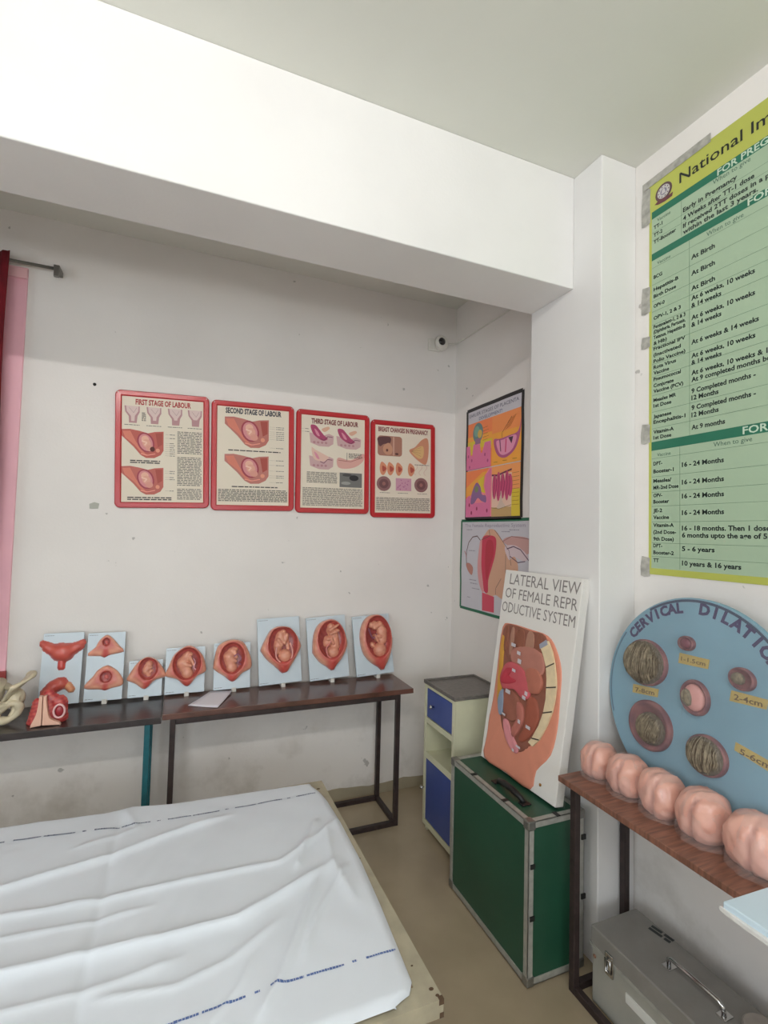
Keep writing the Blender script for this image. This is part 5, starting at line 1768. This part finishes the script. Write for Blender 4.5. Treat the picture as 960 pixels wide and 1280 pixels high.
for y in (1.150, .978):
    obj('handle_plate', MB().box(hx - .018, hx + .020, y - .014, y + .014, tz1, tz1 + .004), CHROME, t, bevel=.0015)
    obj('rivet', MB().ball((hx + .014, y + .018, tz1 + .003), .004, 8, 6), CHROME, t, smooth=True)
cv = Canvas()
cv.words(0, .075, 0, .034, .017, (0.10, 0.13, 0.14), fill=.75, seed=12)
cv.build('printed_text', t, (1.548, 1.285, tz1 + .0008), (.18, -1, 0), (1, .18, 0), PRINT)
t = thing('round_weight', 'flat grey metal disc marked with a one, lying on the trunk lid', 'disc', (1.52, .925, tz1))
fr = lambda a, b, c: (1.530 + a, .905 + b, tz1 + .0005 + c)
obj('disc', MB().lathe([(.046, 0), (.050, .003), (.050, .010), (.046, .013), (.040, .012), (.001, .012)], 40, fr), mat('pale_grey_metal', (0.64, 0.61, 0.58), .4, .3, noise=.08, nscale=30), t, smooth=True, flat_angle=35)
cv = Canvas()
cv.text('1', 0, -.012, .024, (0.25, 0.25, 0.25), rot=-PI / 2 + .3, bold=.01, align='c')
cv.build('printed_text', t, fr(0, 0, .0135), (1, 0, 0), (0, 1, 0), PRINT)

# ------------------------------------------------------------------ examination bed with sheet
BED = mat('chipped_beige_enamel', (0.69, 0.66, 0.57), 0.5, noise=.10, nscale=16, bump=.06, bscale=60)
t = thing('examination_bed', 'low beige painted steel cot frame covered by the white sheet', 'bed', (-.36, 1.62, 0))
bx0, bx1, by0, by1, bz = -1.30, .622, 1.072, 2.175, .500
# angle-iron rails
obj('side_rail', MB().box(bx0, bx1, by0, by0 + .052, bz - .004, bz).box(bx0, bx1, by0, by0 + .004, bz - .042, bz - .004), BED, t)
obj('side_rail', MB().box(bx0, bx1, by1 - .052, by1, bz - .004, bz).box(bx0, bx1, by1 - .004, by1, bz - .042, bz - .004), BED, t)
obj('end_rail', MB().box(bx1 - .055, bx1, by0 + .052, by1 - .052, bz - .004, bz).box(bx1 - .004, bx1, by0 + .052, by1 - .052, bz - .042, bz - .004), BED, t)
obj('end_rail', MB().box(bx0, bx0 + .055, by0 + .052, by1 - .052, bz - .004, bz), BED, t)
obj('base_board', MB().box(bx0 + .055, bx1 - .055, by0 + .052, by1 - .052, bz - .020, bz - .002), mat('plywood', (0.62, 0.52, 0.40), .7, noise=.2, nscale=8), t)
for x, y in ((bx1 - .22, by0 + .10), (bx0 + .2, by0 + .10), (bx1 - .22, by1 - .10), (bx0 + .2, by1 - .10)):
    obj('leg', MB().box(x - .02, x + .02, y - .02, y + .02, 0, bz - .0205), BED, t, bevel=.003)
RU = mat('rust_chip', (0.34, 0.26, 0.19), .8)
for x, y, r_ in ((.606, 1.105, .005), (.612, 1.085, .004), (.590, 1.18, .0025), (.590, 2.11, .006), (.600, 1.86, .003), (.604, 1.62, .003), (.596, 2.00, .003)):
    obj('rust_spot', MB().lathe([(r_, 0), (r_ * .8, .0006)], 8, lambda a, b, c, x=x, y=y: (x + a * 1.3, y + b, bz + c)), RU, t)
obj('rust_spot', MB().box(bx1 - .012, bx1 + .0008, by0 - .0008, by0 + .010, bz - .012, bz + .0006), RU, t)
obj('rust_spot', MB().box(bx1 - .010, bx1 + .0008, by0 - .0008, by0 + .006, bz - .042, bz - .030), RU, t)

RID = [  # wrinkle ridges over the bed plane: points, width, height
    ([(-1.2, 1.72), (-.70, 1.74), (-.444, 1.801), (-.163, 1.874), (.064, 1.956), (.225, 1.995)], .022, .016),
    ([(-1.2, 1.70), (-.41, 1.677), (-.164, 1.667), (.1, 1.662), (.343, 1.652), (.436, 1.71), (.560, 1.80)], .018, .012),
    ([(-1.2, 1.50), (-.352, 1.466), (-.171, 1.467), (.002, 1.455), (.19, 1.454), (.344, 1.517), (.517, 1.601)], .024, .020),
    ([(.200, 1.150), (.267, 1.24), (.339, 1.363), (.461, 1.576)], .018, .012),
    ([(.33, 1.27), (.40, 1.40), (.50, 1.52), (.55, 1.58)], .012, .008),
    ([(-.16, 2.19), (-.167, 1.851), (-.172, 1.475), (-.169, 1.10)], .030, -.006),
    ([(-.15, 1.33), (.03, 1.30), (.16, 1.33), (.30, 1.42)], .016, .008),
    ([(-1.0, 1.62), (-.5, 1.60), (-.2, 1.585), (-.02, 1.59)], .014, .007),
    ([(-1.0, 1.40), (-.5, 1.36), (-.1, 1.36), (.05, 1.38)], .020, .008),
    ([(-.16, 2.18), (-.10, 2.02), (-.30, 1.95)], .020, .006),
    ([(.52, 1.86), (.44, 1.72), (.38, 1.60)], .018, .012),
    ([(.10, 1.18), (.17, 1.25), (.22, 1.33)], .010, .005),
    ([(.62, 1.85), (.53, 1.78), (.50, 1.60), (.52, 1.40)], .030, .010),
]


def seg_d(px, py, a, b_):
    dx, dy = b_[0] - a[0], b_[1] - a[1]
    L2 = dx * dx + dy * dy
    k_ = max(0, min(1, ((px - a[0]) * dx + (py - a[1]) * dy) / L2))
    return math.hypot(px - a[0] - dx * k_, py - a[1] - dy * k_), k_


def smin(a, b_, k_):
    return -k_ * math.log(math.exp(-a / k_) + math.exp(-b_ / k_))


def sheet_h(x, y):
    h = .020 + .004 * math.sin(x * 3.1 + 1) * math.sin(y * 5.0)
    for pts, w, a in RID:
        best, bi, bk = 9, 0, 0
        for i in range(len(pts) - 1):
            d, k_ = seg_d(x, y, pts[i], pts[i + 1])
            if d < best:
                best, bi, bk = d, i, k_
        if best < 5 * w:
            s_ = (bi + bk) / (len(pts) - 1)
            taper = min(1, 8 * s_ + .15, 8 * (1 - s_) + .15)
            h += a * taper * math.exp(-abs(best / (w * .62)) ** 1.25)
    h += .0007 * math.sin(x * 38 + y * 22 + 2 * math.sin(y * 9)) * math.sin(y * 17 - x * 5) + .0004 * math.sin(x * 70 - y * 48 + 3 * math.sin(x * 11))
    if x < -.17:
        h += .010 * min(1, (-.17 - x) / .3)
    return h


EDGE = [(-1.32, 1.075), (.377, 1.085), (.505, 1.092), (.548, 1.105), (.568, 1.135), (.590, 1.40), (.602, 1.60), (.604, 1.837), (.598, 1.99), (.588, 2.074), (.565, 2.150), (.30, 2.165), (.0, 2.178), (-.13, 2.205), (-.22, 2.185), (-.549, 2.182), (-1.32, 2.17)]


def edge_x(y):
    for (xa, ya), (xb, yb_) in zip(EDGE[2:11], EDGE[3:12]):
        if ya <= y <= yb_ and yb_ > ya:
            return xa + (xb - xa) * (y - ya) / (yb_ - ya)
    return .30


def edge_y1(x):
    P = EDGE[10:]
    for (xa, ya), (xb, yb_) in zip(P[:-1], P[1:]):
        if xb <= x <= xa:
            return ya + (yb_ - ya) * (x - xa) / (xb - xa)
    return 2.15


nx_, ny_ = 230, 150
mb = MB()
SH = {}
for j in range(ny_ + 1):
    v_ = j / ny_
    for i in range(nx_ + 1):
        u_ = i / nx_
        # map the unit square on the cloth outline
        y = 1.083 + v_ * (2.17 - 1.083)
        xr = edge_x(min(y, 2.149)) if y > 1.093 else .505
        x = -1.32 + u_ * (xr + 1.32)
        if y > 2.0:
            y = 2.0 + (y - 2.0) / .17 * (edge_y1(x) - 2.0)
        y += .0  # far hem follows the outline
        h = sheet_h(x, y)
        e_ = min((xr - x), (edge_y1(x) - y), (y - 1.080))
        h *= min(1, .12 + (max(0, e_) / .030) ** .6)
        mb.v.append((x, y, bz + .0012 + max(0, h)))
        mb.c.append((.9, .9, .9))
mb.f = [(j * (nx_ + 1) + i, j * (nx_ + 1) + i + 1, (j + 1) * (nx_ + 1) + i + 1, (j + 1) * (nx_ + 1) + i) for j in range(ny_) for i in range(nx_)]
CLOTH = mat('white_cotton', (0.88, 0.905, 0.935), 0.85, noise=.02, nscale=5, bump=.04, bscale=500)
t = thing('bed_sheet', 'wrinkled white cotton sheet with printed blue lines spread over the cot', 'bed sheet', (-.36, 1.62, bz))
sh = obj('cloth', mb, CLOTH, t, smooth=True)


def stripe(P, col, width, seed, name='stripe_print'):
    """row of small woven-in words following the cloth"""
    cvm = MB()
    r = random.Random(seed)
    # arc-length walk
    L = [0]
    for a, b_ in zip(P[:-1], P[1:]):
        L.append(L[-1] + math.dist(a, b_))

    def at(s_):
        for i in range(len(P) - 1):
            if s_ <= L[i + 1] or i == len(P) - 2:
                k_ = (s_ - L[i]) / (L[i + 1] - L[i])
                a, b_ = P[i], P[i + 1]
                return a[0] + (b_[0] - a[0]) * k_, a[1] + (b_[1] - a[1]) * k_
    s_ = 0.0
    pat = [.080, .095, -.010, .012, -.014]
    pi_ = 0
    while s_ < L[-1] - .02:
        w = abs(pat[pi_ % len(pat)])
        dim = pat[pi_ % len(pat)] < 0 or w < .02
        pi_ += 1
        if w < .011 or pat[(pi_ - 1) % len(pat)] < 0:
            s_ += w + .004
            continue
        e1 = min(s_ + w, L[-1])
        q = s_
        while q < e1:        # letter-like blocks
            q2 = min(q + r.uniform(.004, .009), e1)
            x0_, y0_ = at(q)
            x1_, y1_ = at(q2)
            hh = width * r.uniform(.65, 1)
            vs = []
            for (x, y) in ((x0_, y0_), (x1_, y1_)):
                for s2 in (-.5, .5):
                    yy = y + s2 * hh
                    vs.append((x, yy, bz + .0012 + sheet_h(x, yy) + .0011))
            cvm.add([vs[0], vs[2], vs[3], vs[1]], [(0, 1, 2, 3)], col)
            q = q2 + .0012
        s_ = e1 + .007
    o = obj(name, cvm, PRINT, t)
    o['kind'] = 'stuff'


stripe([(-1.2, 2.052), (-.515, 2.059), (-.191, 2.053), (.113, 2.040), (.575, 2.043)], (0.38, 0.42, 0.52), .008, 1)
stripe([(-1.2, 1.20), (.027, 1.210), (.264, 1.223), (.566, 1.217)], (0.36, 0.46, 0.68), .007, 2)
